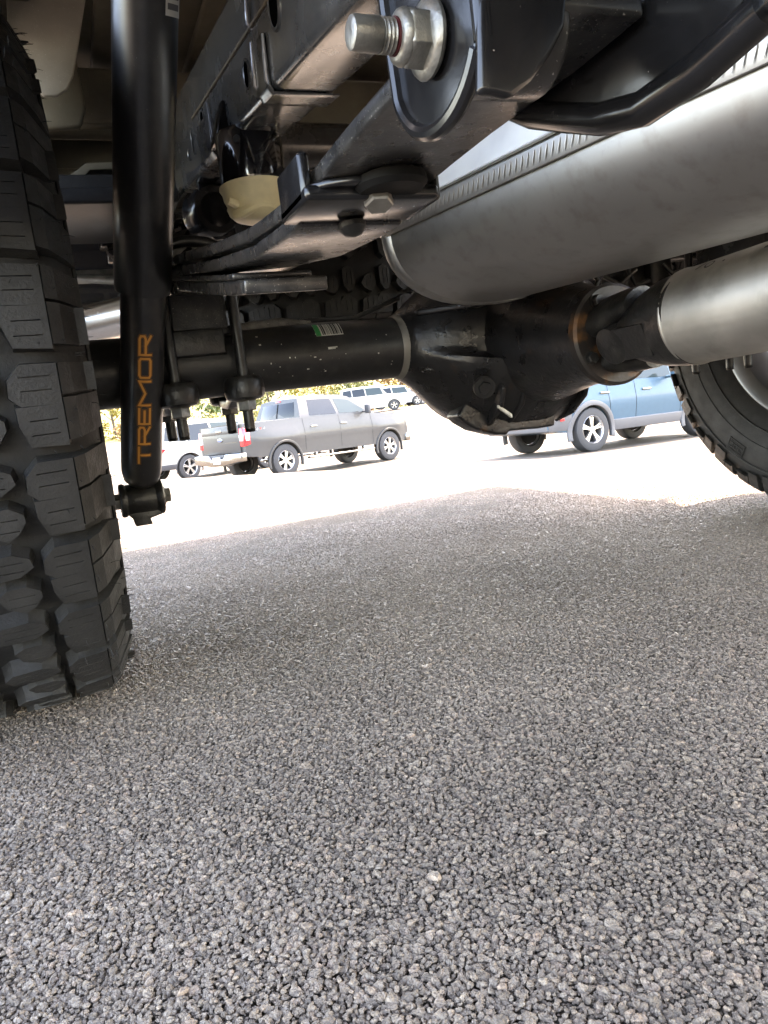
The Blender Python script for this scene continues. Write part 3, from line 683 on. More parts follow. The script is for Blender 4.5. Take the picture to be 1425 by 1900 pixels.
# round bushing behind the bump stop
b = B(); c = aty(402,388,1.42); b.lathe([(.030,0),(.042,0),(.046,.006),(.046,.05),(.030,.05)], c, (-.25,1,0), 40, cap=False, ring=True); bs_ = T(b, 'bushing_bracket', BLACK)
b = B(); b.lathe([(.001,0),(.031,.0),(.031,.04)], c+V((0,.012,0)), (-.25,1,0), 32); b.obj('bushing', BUSH, bs_)
b = B(); b.prism([aty(365,335,1.43), aty(420,340,1.43), aty(440,440,1.43), aty(400,445,1.43), aty(378,420,1.43)], (0,.012,0)); b.obj('bracket_plate', BLACK, bs_, bev=.004)

# ---- front spring hanger with its big bolt
PX = .147; yb, zb = .274, .4715
b = B(); out = []
for q in np.linspace(R(-15), R(-148), 21): out.append((yb+.001+.036*math.cos(q), zb+.0+.031*math.sin(q)))
out = [(yb+.0395, zb+.125)] + [(yb+.0385, zb+.03)] + out + [(yb-.0305,zb+.0),(yb-.0305,zb+.125)]
b.prism([V((PX,y,z)) for y, z in out], (.006,0,0))
hang = T(b, 'spring_hanger', BLACK, 'big glossy black spring hanger bracket at the top edge', bev=.0022, seg=3)
b = B(); b.tube([V((PX+.0005,y,z)) for y, z in out[:-2]], .0034, 10); b.tube([V((PX+.0035,yb-.030,z)) for z in (zb-.014,zb+.0,zb+.125)], .0042, 14); b.obj('rolled_lip', BLACK, hang)
b = B(); inn = [(930,180),(955,200),(990,213),(1060,219),(1120,222),(1195,203),(1260,165),(1300,130),(1360,75),(1425,15),(1500,-80),(1480,-420),(1180,-420),(1120,-120),(1095,-20),(1060,45),(1010,115),(965,155)]
ip = [atx(px, py, .232) for px, py in inn]
b.prism(ip, (.010,0,0)); b.obj('inner_plate', BLACK, hang, bev=.003, seg=3)
b = B(); lip = [atx(px, py, .230) for px, py in ((925,178),(965,155),(1010,112),(1060,42),(1095,-22),(1120,-120))]; b.tube(lip, [.003,.005,.0055,.0055,.0055,.0055], 14); b.obj('rolled_lip', BLACK, hang)
b = B(); lip = [atx(px, py, .236) for px, py in ((930,186),(990,210),(1060,216),(1120,219),(1195,200),(1300,127),(1425,12))]; b.tube(lip, .0075, 12); b.obj('rolled_lip', BLACK, hang)
b = B(); b.prism([aty(px, py, yb-.029) for px, py in ((878,182),(905,184),(935,192),(975,160),(1010,112),(1035,60),(1042,-40),(1040,-300),(878,-300))], (0,-.005,0)); b.obj('bracket_wall', BLACK, hang, bev=.002, seg=3)
b = B(); o_ = V((PX-.001,yb,zb)); d_ = V((-1,0,.02))
b.lathe([(.0125,0),(.0140,.0012),(.0142,.0025),(.0132,.004),(.0105,.0052)], o_, d_, 36); bolt = T(b, 'hanger_bolt', ZINC, 'dull zinc bolt and flanged nut protruding from the hanger bracket')
b = B(); b.hexn(o_+d_*.003, d_, .0112, .0098, .25); b.lathe([(.0103,.0),(.0093,.0024),(.0078,.0034)], o_+d_*.0122, d_, 28); b.obj('nut', ZINC, bolt, bev=.0005)
b = B(); b.lathe([(.0067,0),(.0067,.0009)], o_+d_*.0156, d_, 24); b.obj('thread_lock_ring', mat('red_lock', (.05,.004,.006), .5), bolt)
b = B(); b.thread(o_+d_*.0163, d_, .0065, .0062, .0015, 24); b.obj('thread', ZINC, bolt)
b = B(); b.lathe([(.0060,0),(.0062,.0004),(.0062,.0098),(.0058,.0112),(.0049,.0117),(.001,.0117)], o_+d_*.0222, d_, 32); b.obj('dog_point', ZINC, bolt)

# ---- shock absorber
sb, st = atd(262, 925, 1.12), atd(270, -60, .81); sdir = (st-sb).normalized(); slen = (st-sb).length
stp = atd(263, 550, .95); kstep = (stp-sb).dot(sdir)
b = B(); b.lathe([(.001,.026),(.018,.027),(.0245,.033),(.0278,.046),(.0283,.06),(.0283,kstep+.02)], sb, sdir, 48); shk = T(b, 'shock_absorber', SHOCKB, 'long black shock absorber lettered in copper beside the left tyre', ang=50)
b = B(); b.lathe([(.0283,kstep+.004),(.0345,kstep),(.0356,kstep+.006),(.0356,slen+.15)], sb, sdir, 48, cap=False); b.obj('dust_tube', SHOCKB, shk)
b = B(); b.lathe([(.018,-.0205),(.022,-.0205),(.023,-.019),(.023,.019),(.022,.0205),(.018,.0205)], sb, (1,.0,-.02), 32, cap=True); b.obj('eye', CASTB, shk)
b = B(); b.lathe([(.016,-.030),(.0235,-.030),(.025,-.028),(.025,-.023),(.0225,-.021),(.0225,.021),(.025,.023),(.0262,.027),(.0262,.030),(.023,.032),(.015,.032)], sb, (1,0,-.02), 32)
b.prism([sb+V((x_,.012,z_)) for x_, z_ in ((-.026,-.016),(.029,-.016),(.026,-.026),(.008,-.030),(.010,-.039),(-.014,-.039),(-.016,-.028))], (0,-.024,0)); b.obj('mount_bracket', CASTB, shk, bev=.003)
b = B(); b.hexn(sb+V((.032,0,0)), (1,0,-.02), .0115, .010, .3); b.lathe([(.0135,0),(.0135,.0025)], sb+V((.032,0,0)), (1,0,-.02), 16); b.obj('mount_bolt', ZINC, shk)
b = B(); b.hexn(sb+V((-.030,0,0)), (-1,0,0), .012, .012); b.obj('mount_nut', ZINC, shk)
# lettering wrapped round the tube, reading upwards
fx = (CAM-sb); fx = (fx - sdir*fx.dot(sdir)).normalized(); sx_ = sdir.cross(fx).normalized()
if sx_.dot(_r) < 0: sx_ = -sx_
def on_shock(t, u, dr): a = u/.0283; r = .0283+dr; return sb + sdir*t + fx*(r*math.cos(a)) + sx_*(r*math.sin(a))
GL = {'T': [[(.5,0),(.5,1)],[(0,1),(1,1)]], 'R': [[(0,0),(0,1),(.85,1),(1,.88),(1,.58),(.85,.46),(0,.46)],[(.5,.46),(1,0)]], 'E': [[(1,0),(0,0),(0,1),(1,1)],[(0,.5),(.85,.5)]],
      'M': [[(0,0),(0,1),(.5,.45),(1,1),(1,0)]], 'O': [[(.12,0),(.88,0),(1,.12),(1,.88),(.88,1),(.12,1),(0,.88),(0,.12),(.12,0)]]}
def letters():
    t0 = kstep - .293; wds = {'T':.024,'R':.025,'E':.022,'M':.034,'O':.026}; gap = .0098
    t0 = (aty(275,868,1.1)-sb).dot(sdir); tend = (aty(275,642,1.0)-sb).dot(sdir)
    tot = sum(wds[c] for c in 'TREMOR'); gap = (tend-t0-tot)/5
    Hh = .0140; u0 = .0105   # letter top points left
    for wd_, dr, m_, nm in ((.0058,.00015,GOLD2,'letter_outline'),(.0046,.0003,INK,'letter_gap'),(.0031,.00045,GOLD,'letter')):
        t = t0
        for ch in 'TREMOR':
            w_ = wds[ch]; b = B(); k = 0
            for line in GL[ch]:
                P = [(t + a*w_, u0 - c*Hh) for a, c in line]
                # offset polyline with mitres
                n_ = len(P); closed = P[0] == P[-1]; Lf, Rt = [], []
                for i in range(n_):
                    pa = V((*P[i-1], 0)) if i else (V((*P[-2], 0)) if closed else None); pc = V((*P[i], 0)); pn = V((*P[i+1], 0)) if i < n_-1 else (V((*P[1], 0)) if closed else None)
                    d1 = (pc-pa).normalized() if pa else None; d2 = (pn-pc).normalized() if pn else None
                    if d1 is None: d1 = d2; pc = pc - d2*wd_/2
                    if d2 is None: d2 = d1; pc = pc + d1*wd_/2
                    n1 = V((-d1.y,d1.x,0)); n2 = V((-d2.y,d2.x,0)); mt = (n1+n2).normalized(); kk = wd_/2/max(.35, mt.dot(n1))
                    Lf.append(pc+mt*kk); Rt.append(pc-mt*kk)
                rg = []
                for i in range(n_-1):
                    for f_ in (0,.34,.67): rg.append((Lf[i].lerp(Lf[i+1],f_), Rt[i].lerp(Rt[i+1],f_)))
                rg.append((Lf[-1], Rt[-1]))
                b.loft([[on_shock(a.x,a.y,dr+k*.00004), on_shock(c.x,c.y,dr+k*.00004)] for a, c in rg], cap=False, closed=False); k += 1
            b.obj(nm, m_, shk); t += w_+gap
letters()
# paper label near the top of the dust tube
fx2, r2 = fx, .0356
def on_dust(t, u, dr): a = u/r2; r = r2+dr; return sb + sdir*t + fx*(r*math.cos(a)) + sx_*(r*math.sin(a))
b = B(); tl = (atd(318,32,.83)-sb).dot(sdir)
b.loft([[on_dust(tl, .022+u, .0003), on_dust(tl+.06, .022+u, .0003)] for u in np.linspace(0,.03,6)], cap=False, closed=False); pl2 = b.obj('paper_label', WHITEL, shk)
b = B()
for k in range(5): b.loft([[on_dust(tl+.006+k*.01, .0245+u, .0006), on_dust(tl+.012+k*.01, .0245+u, .0006)] for u in np.linspace(0,.02,5)], cap=False, closed=False)
b.obj('label_print', mat('print_grey', (.12,.12,.12), .6), shk)

# ---- muffler
ma = V((.19,-.98,-.01)).normalized(); mn = V((.98,.19,0)).normalized(); mo = V((.40,.90,.550)) + mn*.15
def msec(t, k=1., dz=0.):
    c = mo + ma*t; pts = []
    for q in np.linspace(0, 2*math.pi, 49)[:-1]:
        cx, sz = math.cos(q), math.sin(q); e = .86
        x = .150*k*math.copysign(abs(cx)**e, cx); z = (.088 if sz < 0 else .075)*k*math.copysign(abs(sz)**e, sz)
        if sz < 0:   # dent near the rear end
            dd = math.exp(-((t-.13)/.035)**2 - ((x+.085)/.030)**2); z += .006*dd
        pts.append(c + mn*x + V((0,0,z+dz)))
    return pts
b = B(); b.loft([msec(t) for t in list(np.linspace(.004,.30,40))+list(np.linspace(.33,1.5,22))], cap=True); muf = T(b, 'muffler', MUFF, 'long silver oval muffler crossing the upper right', ang=50)
b = B(); b.loft([msec(-.008,.97), msec(-.008,1.012), msec(-.003,1.024), msec(.006,1.024), msec(.010,1.002)], cap=True); b.obj('end_cap', MUFF, muf, ang=50)
b = B(); # crimped seam strip
sa = lambda t: mo + ma*t - mn*.1515
rg = []
for t in np.linspace(.0,1.45,12):
    c = sa(t); rg.append([c+V((0,0,-.003)), c+V((0,0,-.003))-mn*.003, c+V((0,0,.0165))-mn*.0045, c+V((0,0,.0185))-mn*.0015, c+V((0,0,.0185))])
b.loft(rg); seam = b.obj('seam_strip', MUFF, muf, bev=.0008)
cm = None
for k in range(110):
    t = .010+k*.0082; c = sa(t)
    if cm is None:
        b = B(); b.tube([V((0,0,.0005)), V((0,0,.004))+ma*.0012, V((0,0,.010))+ma*.0035, V((0,0,.0135))+ma*.0045], [.0003,.0007,.0007,.0003], 6); cm = b.mesh('crimp'); cm.materials.append(MUFF)
    o = link('crimp', cm, None, muf, M=Matrix.Translation(c-mn*.0048))
b = B(); rg = []
for t in np.linspace(-.02,1.4,20):
    c = sa(t); rg.append([c+V((0,0,.022))-mn*.002, c+V((0,0,.026))+mn*.004, c+V((0,0,.060))+mn*.012, c+V((0,0,.11))+mn*.022, c+V((0,0,.16))+mn*.045, c+V((0,0,.161))+mn*.048, c+V((0,0,.11))+mn*.0255, c+V((0,0,.058))+mn*.016, c+V((0,0,.022))+mn*.004])
b.loft(rg); T(b, 'heat_shield', SHIELD, 'bluish bright heat shield above the muffler seam', ang=40)
# tail pipe over the axle to the left rear
b = B(); b.tube([mo+ma*.0+V((0,0,.01)), mo-ma*.10+V((0,0,.05)), V((.50,1.15,.66)), V((.46,1.40,.68)), V((.36,1.72,.66)), V((.20,1.92,.635)), V((-.05,2.02,.61)), V((-.35,2.08,.59))], .047, 28); T(b, 'tail_pipe', brushed('stainless_pipe', (.62,.61,.59), .25, (60,8,60), .1), 'bright stainless tail pipe glimpsed between tyre and shock')
b = B(); b.box((.12,1.86,.705), (.34,.05,.012), Matrix.Rotation(R(6),3,'Y')); b.box((.10,1.90,.72), (.36,.06,.02)); T(b, 'pipe_hanger', DZINC, bev=.004)

# ---- underbody seen above
b = B(); b.box((MID,.95,1.085), (1.98,2.9,.02))
for k in range(11): b.box((MID-.9+k*.18,.95,1.072), (.08,2.85,.02))
floor_ = T(b, 'bed_floor', KHAKI, bev=.004)
for y, z, h, dpt in ((.42,1.03,.06,.10),(1.02,1.03,.06,.09),(1.62,.985,.10,.10),(1.75,.86,.085,.07),(2.25,.98,.10,.12)):
    b = B(); b.box((MID,y,z), (1.72,dpt,h)); T(b, 'bed_crossmember', KHAKI, bev=.012)
for y, z in ((.02,.70),(1.48,.86),(2.05,.86)):
    b = B(); b.tube([V((.34,y,z)), V((1.12,y,z))], .045, 20); T(b, 'frame_crossmember', FRAMEM)
b = B(); b.box((.10,1.66,.785), (.32,.30,.03)); b.box((.10,1.53,.80), (.32,.02,.05)); T(b, 'bed_bracket', DARKU, bev=.006)
b = B(); pts = [aty(118,334,1.55), aty(150,334,1.55), aty(167,315,1.55), aty(250,312,1.55), aty(250,300,1.55), aty(160,302,1.55)]
b.prism(pts, (0,.05,0)); T(b, 'folded_bracket', KHAKI, bev=.001)
# wheelhouse liners, each side, curved over the tyre
for s in (0,1):
    b = B(); rg = []
    for a in np.linspace(R(-8), R(172), 28):
        r_ = .60; rg.append([V((mx(x,s), AX + r_*math.cos(a), .46 + r_*math.sin(a)*.98)) for x in (-.30,-.02,.00,.0)] )
    rg2 = [[r[0], r[1]] for r in rg]
    b.loft(rg2, cap=False, closed=False); T(b, 'wheelhouse', DARKU, smooth=True)
b = B(); lp = [aty(*q, 1.42) for q in ((-60,-120),(10,-20),(14,55),(45,130),(80,178),(105,178),(125,165),(136,140),(143,100),(152,40),(165,-40),(180,-120))]
b.prism(lp, (0,.008,0)); T(b, 'splash_liner', LINER, 'pale splash liner with a rounded corner above the left tyre', bev=.003)
b = B(); b.prism([aty(118,110,1.5), aty(140,100,1.5), aty(160,200,1.5), aty(150,235,1.5), aty(70,240,1.5), aty(70,110,1.5)], (0,.02,0)); b.prism([aty(150,200,1.58), aty(240,200,1.58), aty(250,235,1.58), aty(140,238,1.58)], (0,.02,0)); T(b, 'inner_fender_panel', KHAKI, bev=.006)
b = B(); b.box((.14,1.72,.83),(.40,.06,.03)); b.box((.14,1.74,.90),(.44,.03,.12)); T(b, 'bed_sill', KHAKI, bev=.006)

# ---- bits seen above the far end of the driveshaft
b = B(); b.box((1.13,1.02,.50), (.05,.16,.14)); b.box((1.155,.94,.53),(.10,.03,.10)); T(b, 'far_bracket', FRAMEM, bev=.008)
for pts, r_ in (([(1.00,1.5,.60),(1.12,1.45,.61),(1.30,1.42,.61)],.006), ([(.92,1.30,.56),(.98,1.26,.58),(1.04,1.22,.56),(1.15,1.24,.575)],.008), ([(.86,1.16,.585),(.885,1.13,.605),(.90,1.10,.58)],.004), ([(.93,1.12,.535),(.95,1.08,.565),(1.0,1.06,.55),(1.10,1.05,.565)],.007), ([(.9,1.4,.63),(1.4,1.4,.63)],.012)):
    b = B(); b.tube([V(p) for p in pts], r_, 10); T(b, 'brake_line', CASTB)
b = B(); b.box(atd(1165,520,1.42), (.10,.05,.05), Matrix.Rotation(R(20),3,'Z')); b.box(atd(1135,530,1.40),(.03,.03,.03)); b.box(atd(1215,505,1.42),(.05,.04,.05)); T(b, 'line_block', CASTB, bev=.006)
for q in (((1098,508),(1110,520),(1102,540)), ((1120,512),(1150,528),(1180,500)), ((1165,500),(1180,530),(1205,520)), ((1230,490),(1250,510),(1290,505))):
    b = B(); b.tube([atd(px,py,1.36) for px, py in q], .0045, 10); T(b, 'brake_hose', CASTB)
b = B(); b.box((1.02,1.9,.60), (.30,.02,.10)); T(b, 'hitch_panel', KHAKI, bev=.004)

# ---- the body above: closes off the light, shades the lot
def body_panel(name, pts, vec, m_=BODYP, bev=.01, **k): b = B(); b.prism([V(p) for p in pts], vec); return T(b, name, m_, bev=bev, **k)
def arch(cy, r, a0=170, a1=10, n=18, z=.46): return [(cy+r*math.cos(R(a)), z+r*math.sin(R(a))) for a in np.linspace(a0, a1, n)]
XL, XR = -.29, 2*MID+.29
for x, t in ((XL,-.05),(XR,.05)):
    out = [(.06,.86)] + arch(AX,.60,140,40) + [(1.75,.80 if x < 0 else .60),(2.36,.76 if x < 0 else .58),(2.38,1.50),(.06,1.50)]
    body_panel('bed_side', [(x,y,z) for y,z in out], (t,0,0))
    out = [(-2.35,.68),(.0,.72),(.02,1.46),(-2.0,1.42),(-2.35,1.35)]
    body_panel('cab_side', [(x,y,z) for y,z in out], (t,0,0))
    out = [(-2.40,.52)] + list(reversed(arch(-2.93,.54,10,170))) + [(-3.75,.55),(-3.80,1.25),(-2.40,1.36)]
    body_panel('front_fender', [(x,y,z) for y,z in sorted(out[:1])+out[1:]], (t,0,0))
body_panel('tailgate', [(XL-.05,2.36,.70),(XR+.05,2.36,.70),(XR+.05,2.36,1.50),(XL-.05,2.36,1.50)], (0,.05,0))
body_panel('rear_bumper', [(XL-.05,2.33,.54),(XR+.05,2.33,.54),(XR+.05,2.33,.745),(XL-.05,2.33,.745)], (0,.37,0), mat('bumper_chrome', (.6,.6,.6), .15, 1), .03)
body_panel('cab_roof', [(XL+.22,-1.7,2.0),(XR-.22,-1.7,2.0),(XR-.22,-.08,2.02),(XL+.22,-.08,2.02)], (0,0,.04), bev=.02)
body_panel('cab_rear_wall', [(XL+.02,.0,.68),(XR-.02,.0,.68),(XR-.2,-.06,2.0),(XL+.2,-.06,2.0)], (0,-.05,0))
body_panel('cab_floor', [(XL+.01,-2.3,.68),(XR-.01,-2.3,.68),(XR-.01,-.02,.70),(XL+.01,-.02,.70)], (0,0,.06), DARKU)
body_panel('hood', [(XL+.02,-3.78,1.30),(XR-.02,-3.78,1.30),(XR-.02,-2.2,1.44),(XL+.02,-2.2,1.44)], (0,0,.05), bev=.02)
body_panel('engine_undertray', [(XL+.3,-3.7,.70),(XR-.3,-3.7,.70),(XR-.3,-2.3,.70),(XL+.3,-2.3,.70)], (0,0,.1), DARKU)
body_panel('windscreen', [(XL+.06,-2.35,1.40),(XR-.06,-2.35,1.40),(XR-.22,-1.66,2.0),(XL+.22,-1.66,2.0)], (0,-.02,.0), mat('dark_glass', (.02,.025,.03), .05, coat=1), .002)
for s in (0,1):
    make = B(); make.lathe([(.24,-.13),(.36,-.145),(.42,-.13),(.44,-.11),(.44,.11),(.42,.13),(.36,.145),(.24,.13)], (mx(-.14,s),-2.93,HUB), (1,0,0), 48); T(make, 'front_wheel', RUBBER)

# ------------------------------------------------------------------ parked vehicles in the lot
CHROME = mat('chrome', (.24,.24,.235), .2, 1.); GLASS = mat('tinted_glass', (.010,.013,.015), .05, spec=.35)
GLASSL = mat('clear_glass', (.03,.042,.042), .08, spec=.25)
RED = mat('red_lens', (.55,.012,.02), .12, coat=.8); WLENS = mat('white_lens', (.8,.8,.82), .1, coat=.5); PLASTIC = mat('dark_plastic', (.045,.046,.05), .55, var=.1)
CLAD = mat('grey_cladding', (.09,.092,.097), .5); CTYRE = mat('car_tyre', (.03,.03,.031), .7, bump=.2, bs=120); ALLOY = mat('alloy', (.52,.51,.50), .28, .9)
PLATE = mat('licence_plate', (.55,.58,.66), .5, var=.2, vs=40); BADGE = mat('blue_oval', (.05,.10,.22), .2, coat=.6)
HBLACK = mat('wheel_well_black', (.008,.008,.008), .9)
def paint(name, c, metal=.35): return mat(name, c, .42, metal*.4, coat=.22, coat_r=.06, var=.03, spec=.25)

class Car:
    def __init__(s, name, label, heading, wheel_at, wheel_local, dims, body, cab, hw, hwc, paint_m, group='vehicles parked in the lot', cat='car', archw=.06):
        s.d = dims; s.body = body; s.cab = cab; s.hw = hw; s.hwc = hwc; s.m = paint_m
        h = R(heading); fw = V((math.sin(h), math.cos(h), 0)); rt_ = V((math.cos(h), -math.sin(h), 0))
        o = V(wheel_at) - rt_*wheel_local[0] - fw*wheel_local[1]; o.z = 0
        P = {}
        for i, (lx, ly) in enumerate(((-1,0),(1,0),(-1,1),(1,1))):
            q = o + rt_*(lx*dims['track']/2) + fw*(ly*dims['wb']); P[i] = V((q.x, q.y, gz(q.x, q.y)))
        f2 = ((P[2]+P[3])/2-(P[0]+P[1])/2).normalized(); r2 = ((P[1]+P[3])/2-(P[0]+P[2])/2).normalized(); u2 = r2.cross(f2).normalized(); r2 = f2.cross(u2)
        c = (P[0]+P[1])/2; c.z = sum(P[i].z for i in P)/4 - f2.z*dims['wb']/2
        M = Matrix((r2, f2, u2)).transposed().to_4x4(); M.translation = c
        s.e = empty(name, (0,0,0), label, cat, group); s.e.matrix_basis = M
        s.shell()
    def add(s, b, name, m_, parent=None, **k): return b.obj(name, m_, parent or s.e, **k)
    def bot(s, y):
        d = s.d; z = interp(y, [p[0] for p in s.body['bot']], [p[1] for p in s.body['bot']])
        for cy in (0, d['wb']):
            ra = d['arch']; dy = abs(y-cy)
            if dy < ra: z = max(z, d['tyre']*.98 + math.sqrt(ra*ra-dy*dy) - .03)
        return z
    def top(s, y): return interp(y, [p[0] for p in s.body['top']], [p[1] for p in s.body['top']])
    def shell(s):
        d = s.d; ys = list(np.linspace(s.body['bot'][0][0], s.body['bot'][-1][0], 40)) + [p[0] for p in s.body['top']]
        for cy in (0, d['wb']):
            ys += [cy + d['arch']*math.cos(a)*.999 for a in np.linspace(0, math.pi, 21)] + [cy-d['arch']-.002, cy+d['arch']+.002]
        ys = sorted(set(round(y, 4) for y in ys if s.body['bot'][0][0] <= y <= s.body['bot'][-1][0]))
        rg = []; NL = 10
        for y in ys:
            z0, z1 = s.bot(y), s.top(y); zs = [z0+(z1-z0)*i/NL for i in range(NL+1)]
            crown = .02
            L_ = [V((-s.hw(y,z), y, z)) for z in zs]; R_ = [V((s.hw(y,z), y, z)) for z in reversed(zs)]
            T_ = [V((s.hw(y,z1)*k, y, z1+crown*(1-k*k))) for k in (-.94,-.6,0,.6,.94)]
            rg.append(L_+T_+R_)
        b = B(); b.loft(rg); s.b = s.add(b, 'body', s.m, ang=38)
        if s.cab:
            by = s.cab['belt']; ys = sorted(set([round(y,4) for y in np.linspace(s.cab['top'][0][0], s.cab['top'][-1][0], 26)] + [p[0] for p in s.cab['top']])); rg = []
            for y in ys:
                z1 = max(by+.004, interp(y, [p[0] for p in s.cab['top']], [p[1] for p in s.cab['top']])); zs = [by-.03+(z1-by+.03)*i/7 for i in range(8)]
                L_ = [V((-s.hwc(z), y, z)) for z in zs]; R_ = [V((s.hwc(z), y, z)) for z in reversed(zs)]
                T_ = [V((s.hwc(z1)*k, y, z1+.035*(1-k*k))) for k in (-.93,-.6,0,.6,.93)]
                rg.append(L_+T_+R_)
            b = B(); b.loft(rg); s.c = s.add(b, 'cab', s.m, ang=38)
        b = B(); b.box((0, d['wb']/2, (s.bot(d['wb']/2)+s.top(d['wb']/2))/2), (d['w']*.86, d['wb']+.9, (s.top(d['wb']/2)-s.bot(d['wb']/2))*.8)); s.add(b, 'chassis', HBLACK)
    def pane(s, pts, name='window', m_=None, side=1, off=.004, parent=None, th=.006):
        b = B(); p = []
        for i in range(len(pts)):
            a, c = pts[i], pts[(i+1) % len(pts)]
            for k in range(4): p.append((a[0]+(c[0]-a[0])*k/4, a[1]+(c[1]-a[1])*k/4))
        f = s.hwc if pts[0][1] > s.cab['belt']-.02 else None
        q = [V((side*((s.hwc(z) if z >= s.cab['belt']-.005 else s.hw(y,z))+off), y, z)) for y, z in p]
        cen = sum(q, V())/len(q); cen.x = side*((s.hwc(cen.z) if cen.z >= s.cab['belt']-.005 else s.hw(cen.y,cen.z))+off)
        bm = b.bm; cv = bm.verts.new(cen); vs = [bm.verts.new(v) for v in q]; vb = [bm.verts.new(v-V((side*th,0,0))) for v in q]
        for i in range(len(vs)):
            j = (i+1) % len(vs); bm.faces.new((cv, vs[i], vs[j])); bm.faces.new((vs[i], vb[i], vb[j], vs[j]))
        return s.add(b, name, m_ or GLASS, parent)
    def slab(s, pts, vec, name, m_, bev=.01, parent=None, **k): b = B(); b.prism([V(p) for p in pts], vec); return s.add(b, name, m_, parent, bev=bev, **k)
    def wheels(s, spokes=6, rim=.6, tw=.25, only=None, split=True):
        d = s.d; rr = d['tyre']; hub = rr
        for sx in (-1, 1):
            for cy in (0, d['wb']):
                c = V((sx*(d['track']/2), cy, hub)); b = B()
                b.lathe([(rr*rim,-tw/2),(rr*.86,-tw*.52),(rr*.97,-tw*.46),(rr,-tw*.36),(rr,tw*.36),(rr*.97,tw*.46),(rr*.86,tw*.52),(rr*rim,tw/2)], c, (1,0,0), 48, cap=False, ring=True)
                t = s.add(b, 'wheel', CTYRE, ang=40)
                b = B(); b.lathe([(rr*rim*1.02,tw*.47),(rr*rim*.98,tw*.50),(rr*rim*.9,tw*.40),(rr*rim*.88,-tw*.3),(rr*rim*.94,-tw*.4)], c, (sx,0,0), 40, cap=False)
                b.lathe([(.001,tw*.42),(rr*.13,tw*.42),(rr*.15,tw*.36),(rr*.15,tw*.2)], c, (sx,0,0), 20, cap=False)
                for k in range(spokes):
                    a0 = 2*math.pi*k/spokes+.3
                    for da in ((-.13,.13) if split else (0,)):
                        a = a0+da; dv = V((0, math.cos(a), math.sin(a))); tv = V((0,-math.sin(a), math.cos(a)))
                        w1, w2 = (rr*.05, rr*.035) if split else (rr*.09, rr*.075)
                        rg = []
                        for q, wq in ((.10, w1), (.35, w2), (rim*.93, w2*1.3)):
                            cc = c + dv*(rr*q) + V((sx*tw*.38,0,0)); rg.append([cc-tv*wq, cc+tv*wq, cc+tv*wq-V((sx*.04,0,0)), cc-tv*wq-V((sx*.04,0,0))])
                        b.loft(rg)
                b.obj('rim', ALLOY, t, ang=40)
                b = B(); b.lathe([(.001,0),(rr*rim*.86,0),(rr*rim*.86,.02)], c-V((sx*.05,0,0)), (sx,0,0), 32); b.obj('brake_backing', HBLACK, t)
    def flare(s, cy, m_, wd=.07, out=.03):
        d = s.d
        for sx in (-1, 1):
            rg = []
            for a in np.linspace(R(-14), R(194), 30):
                ri = d['arch']-.01; ro = ri+wd; rg.append([])
                for r_, o_ in ((ri,-.05),(ri,out),(ro*.985,out*.9),(ro,-.01)):
                    y, z = cy+r_*math.cos(a), d['tyre']*.98-.03+r_*math.sin(a); rg[-1].append(V((sx*(s.hw(y, max(z,.4))+o_), y, z)))
            b = B(); b.loft(rg); s.add(b, 'arch_flare', m_, bev=.004)
    def handle(s, y, z, side=1, m_=CHROME):
        x = s.hw(y, z); b = B(); b.box((side*(x+.018), y, z), (.02,.20,.035)); b.box((side*(x+.006), y-.08, z), (.03,.03,.03)); b.box((side*(x+.006), y+.08, z), (.03,.03,.03)); s.add(b, 'door_handle', m_, bev=.008)
    def seam(s, y, z0, z1, side=1, dy=0.):
        zz = np.linspace(z0, z1, 8); rg = []
        for z in zz:
            y_ = y+dy*(z-z0); x = side*(s.hw(y_,z)+.0025); rg.append([V((x,y_-.005,z)), V((x,y_+.005,z))])
        b = B(); b.loft(rg, cap=False, closed=False); s.add(b, 'door_seam', HBLACK)
    def mirror(s, y, z, m_, side=1):
        x = s.hw(y, z); b = B(); b.box((side*(x+.10), y, z+.04), (.24,.05,.05)); b.box((side*(x+.22), y-.02, z+.10), (.16,.10,.24)); s.add(b, 'door_mirror', m_, bev=.025)

# grey crew-cab pickup
def hwp(y, z):
    b = 1.0 - .05*max(0, .9-z)**1.0 - .05*max(0, (z-1.12))/.28 + .012*math.exp(-((z-.98)/.07)**2)
    t = 1 - .10*smooth01(3.95, 4.62, y) - .05*smooth01(-.7,-1.2, y)
    f = .028*(math.exp(-(y/.62)**4)+math.exp(-((y-3.68)/.62)**4))*math.exp(-((z-.95)/.22)**2)
    return float(b*t+f)
GREY = paint('gunmetal_paint', (.056,.0555,.054), .3)
pk = Car('parked_pickup', 'gunmetal grey crew-cab pickup parked tailgate first behind the axle', 67, (4.752,18.222,0), (.86,0), dict(wb=3.68, track=1.72, tyre=.408, arch=.50, w=2.0),
    dict(bot=[(-1.14,.62),(-.6,.56),(.6,.52),(3.1,.50),(4.2,.48),(4.55,.55)], top=[(-1.14,1.40),(.62,1.42),(3.0,1.40),(3.15,1.37),(4.1,1.29),(4.42,1.20),(4.52,1.02),(4.55,.85)]),
    dict(belt=1.40, top=[(.60,1.40),(.74,1.90),(1.0,1.945),(1.6,1.955),(2.15,1.93),(2.45,1.86),(3.12,1.40)]), hwp, lambda z: float(.955-.235*np.clip((z-1.40)/.56,0,1)**1.15), GREY, cat='pickup')
pk.wheels(6, .60, .26, split=True)
for cy in (0, 3.68): pk.flare(cy, GREY, .06, .03)
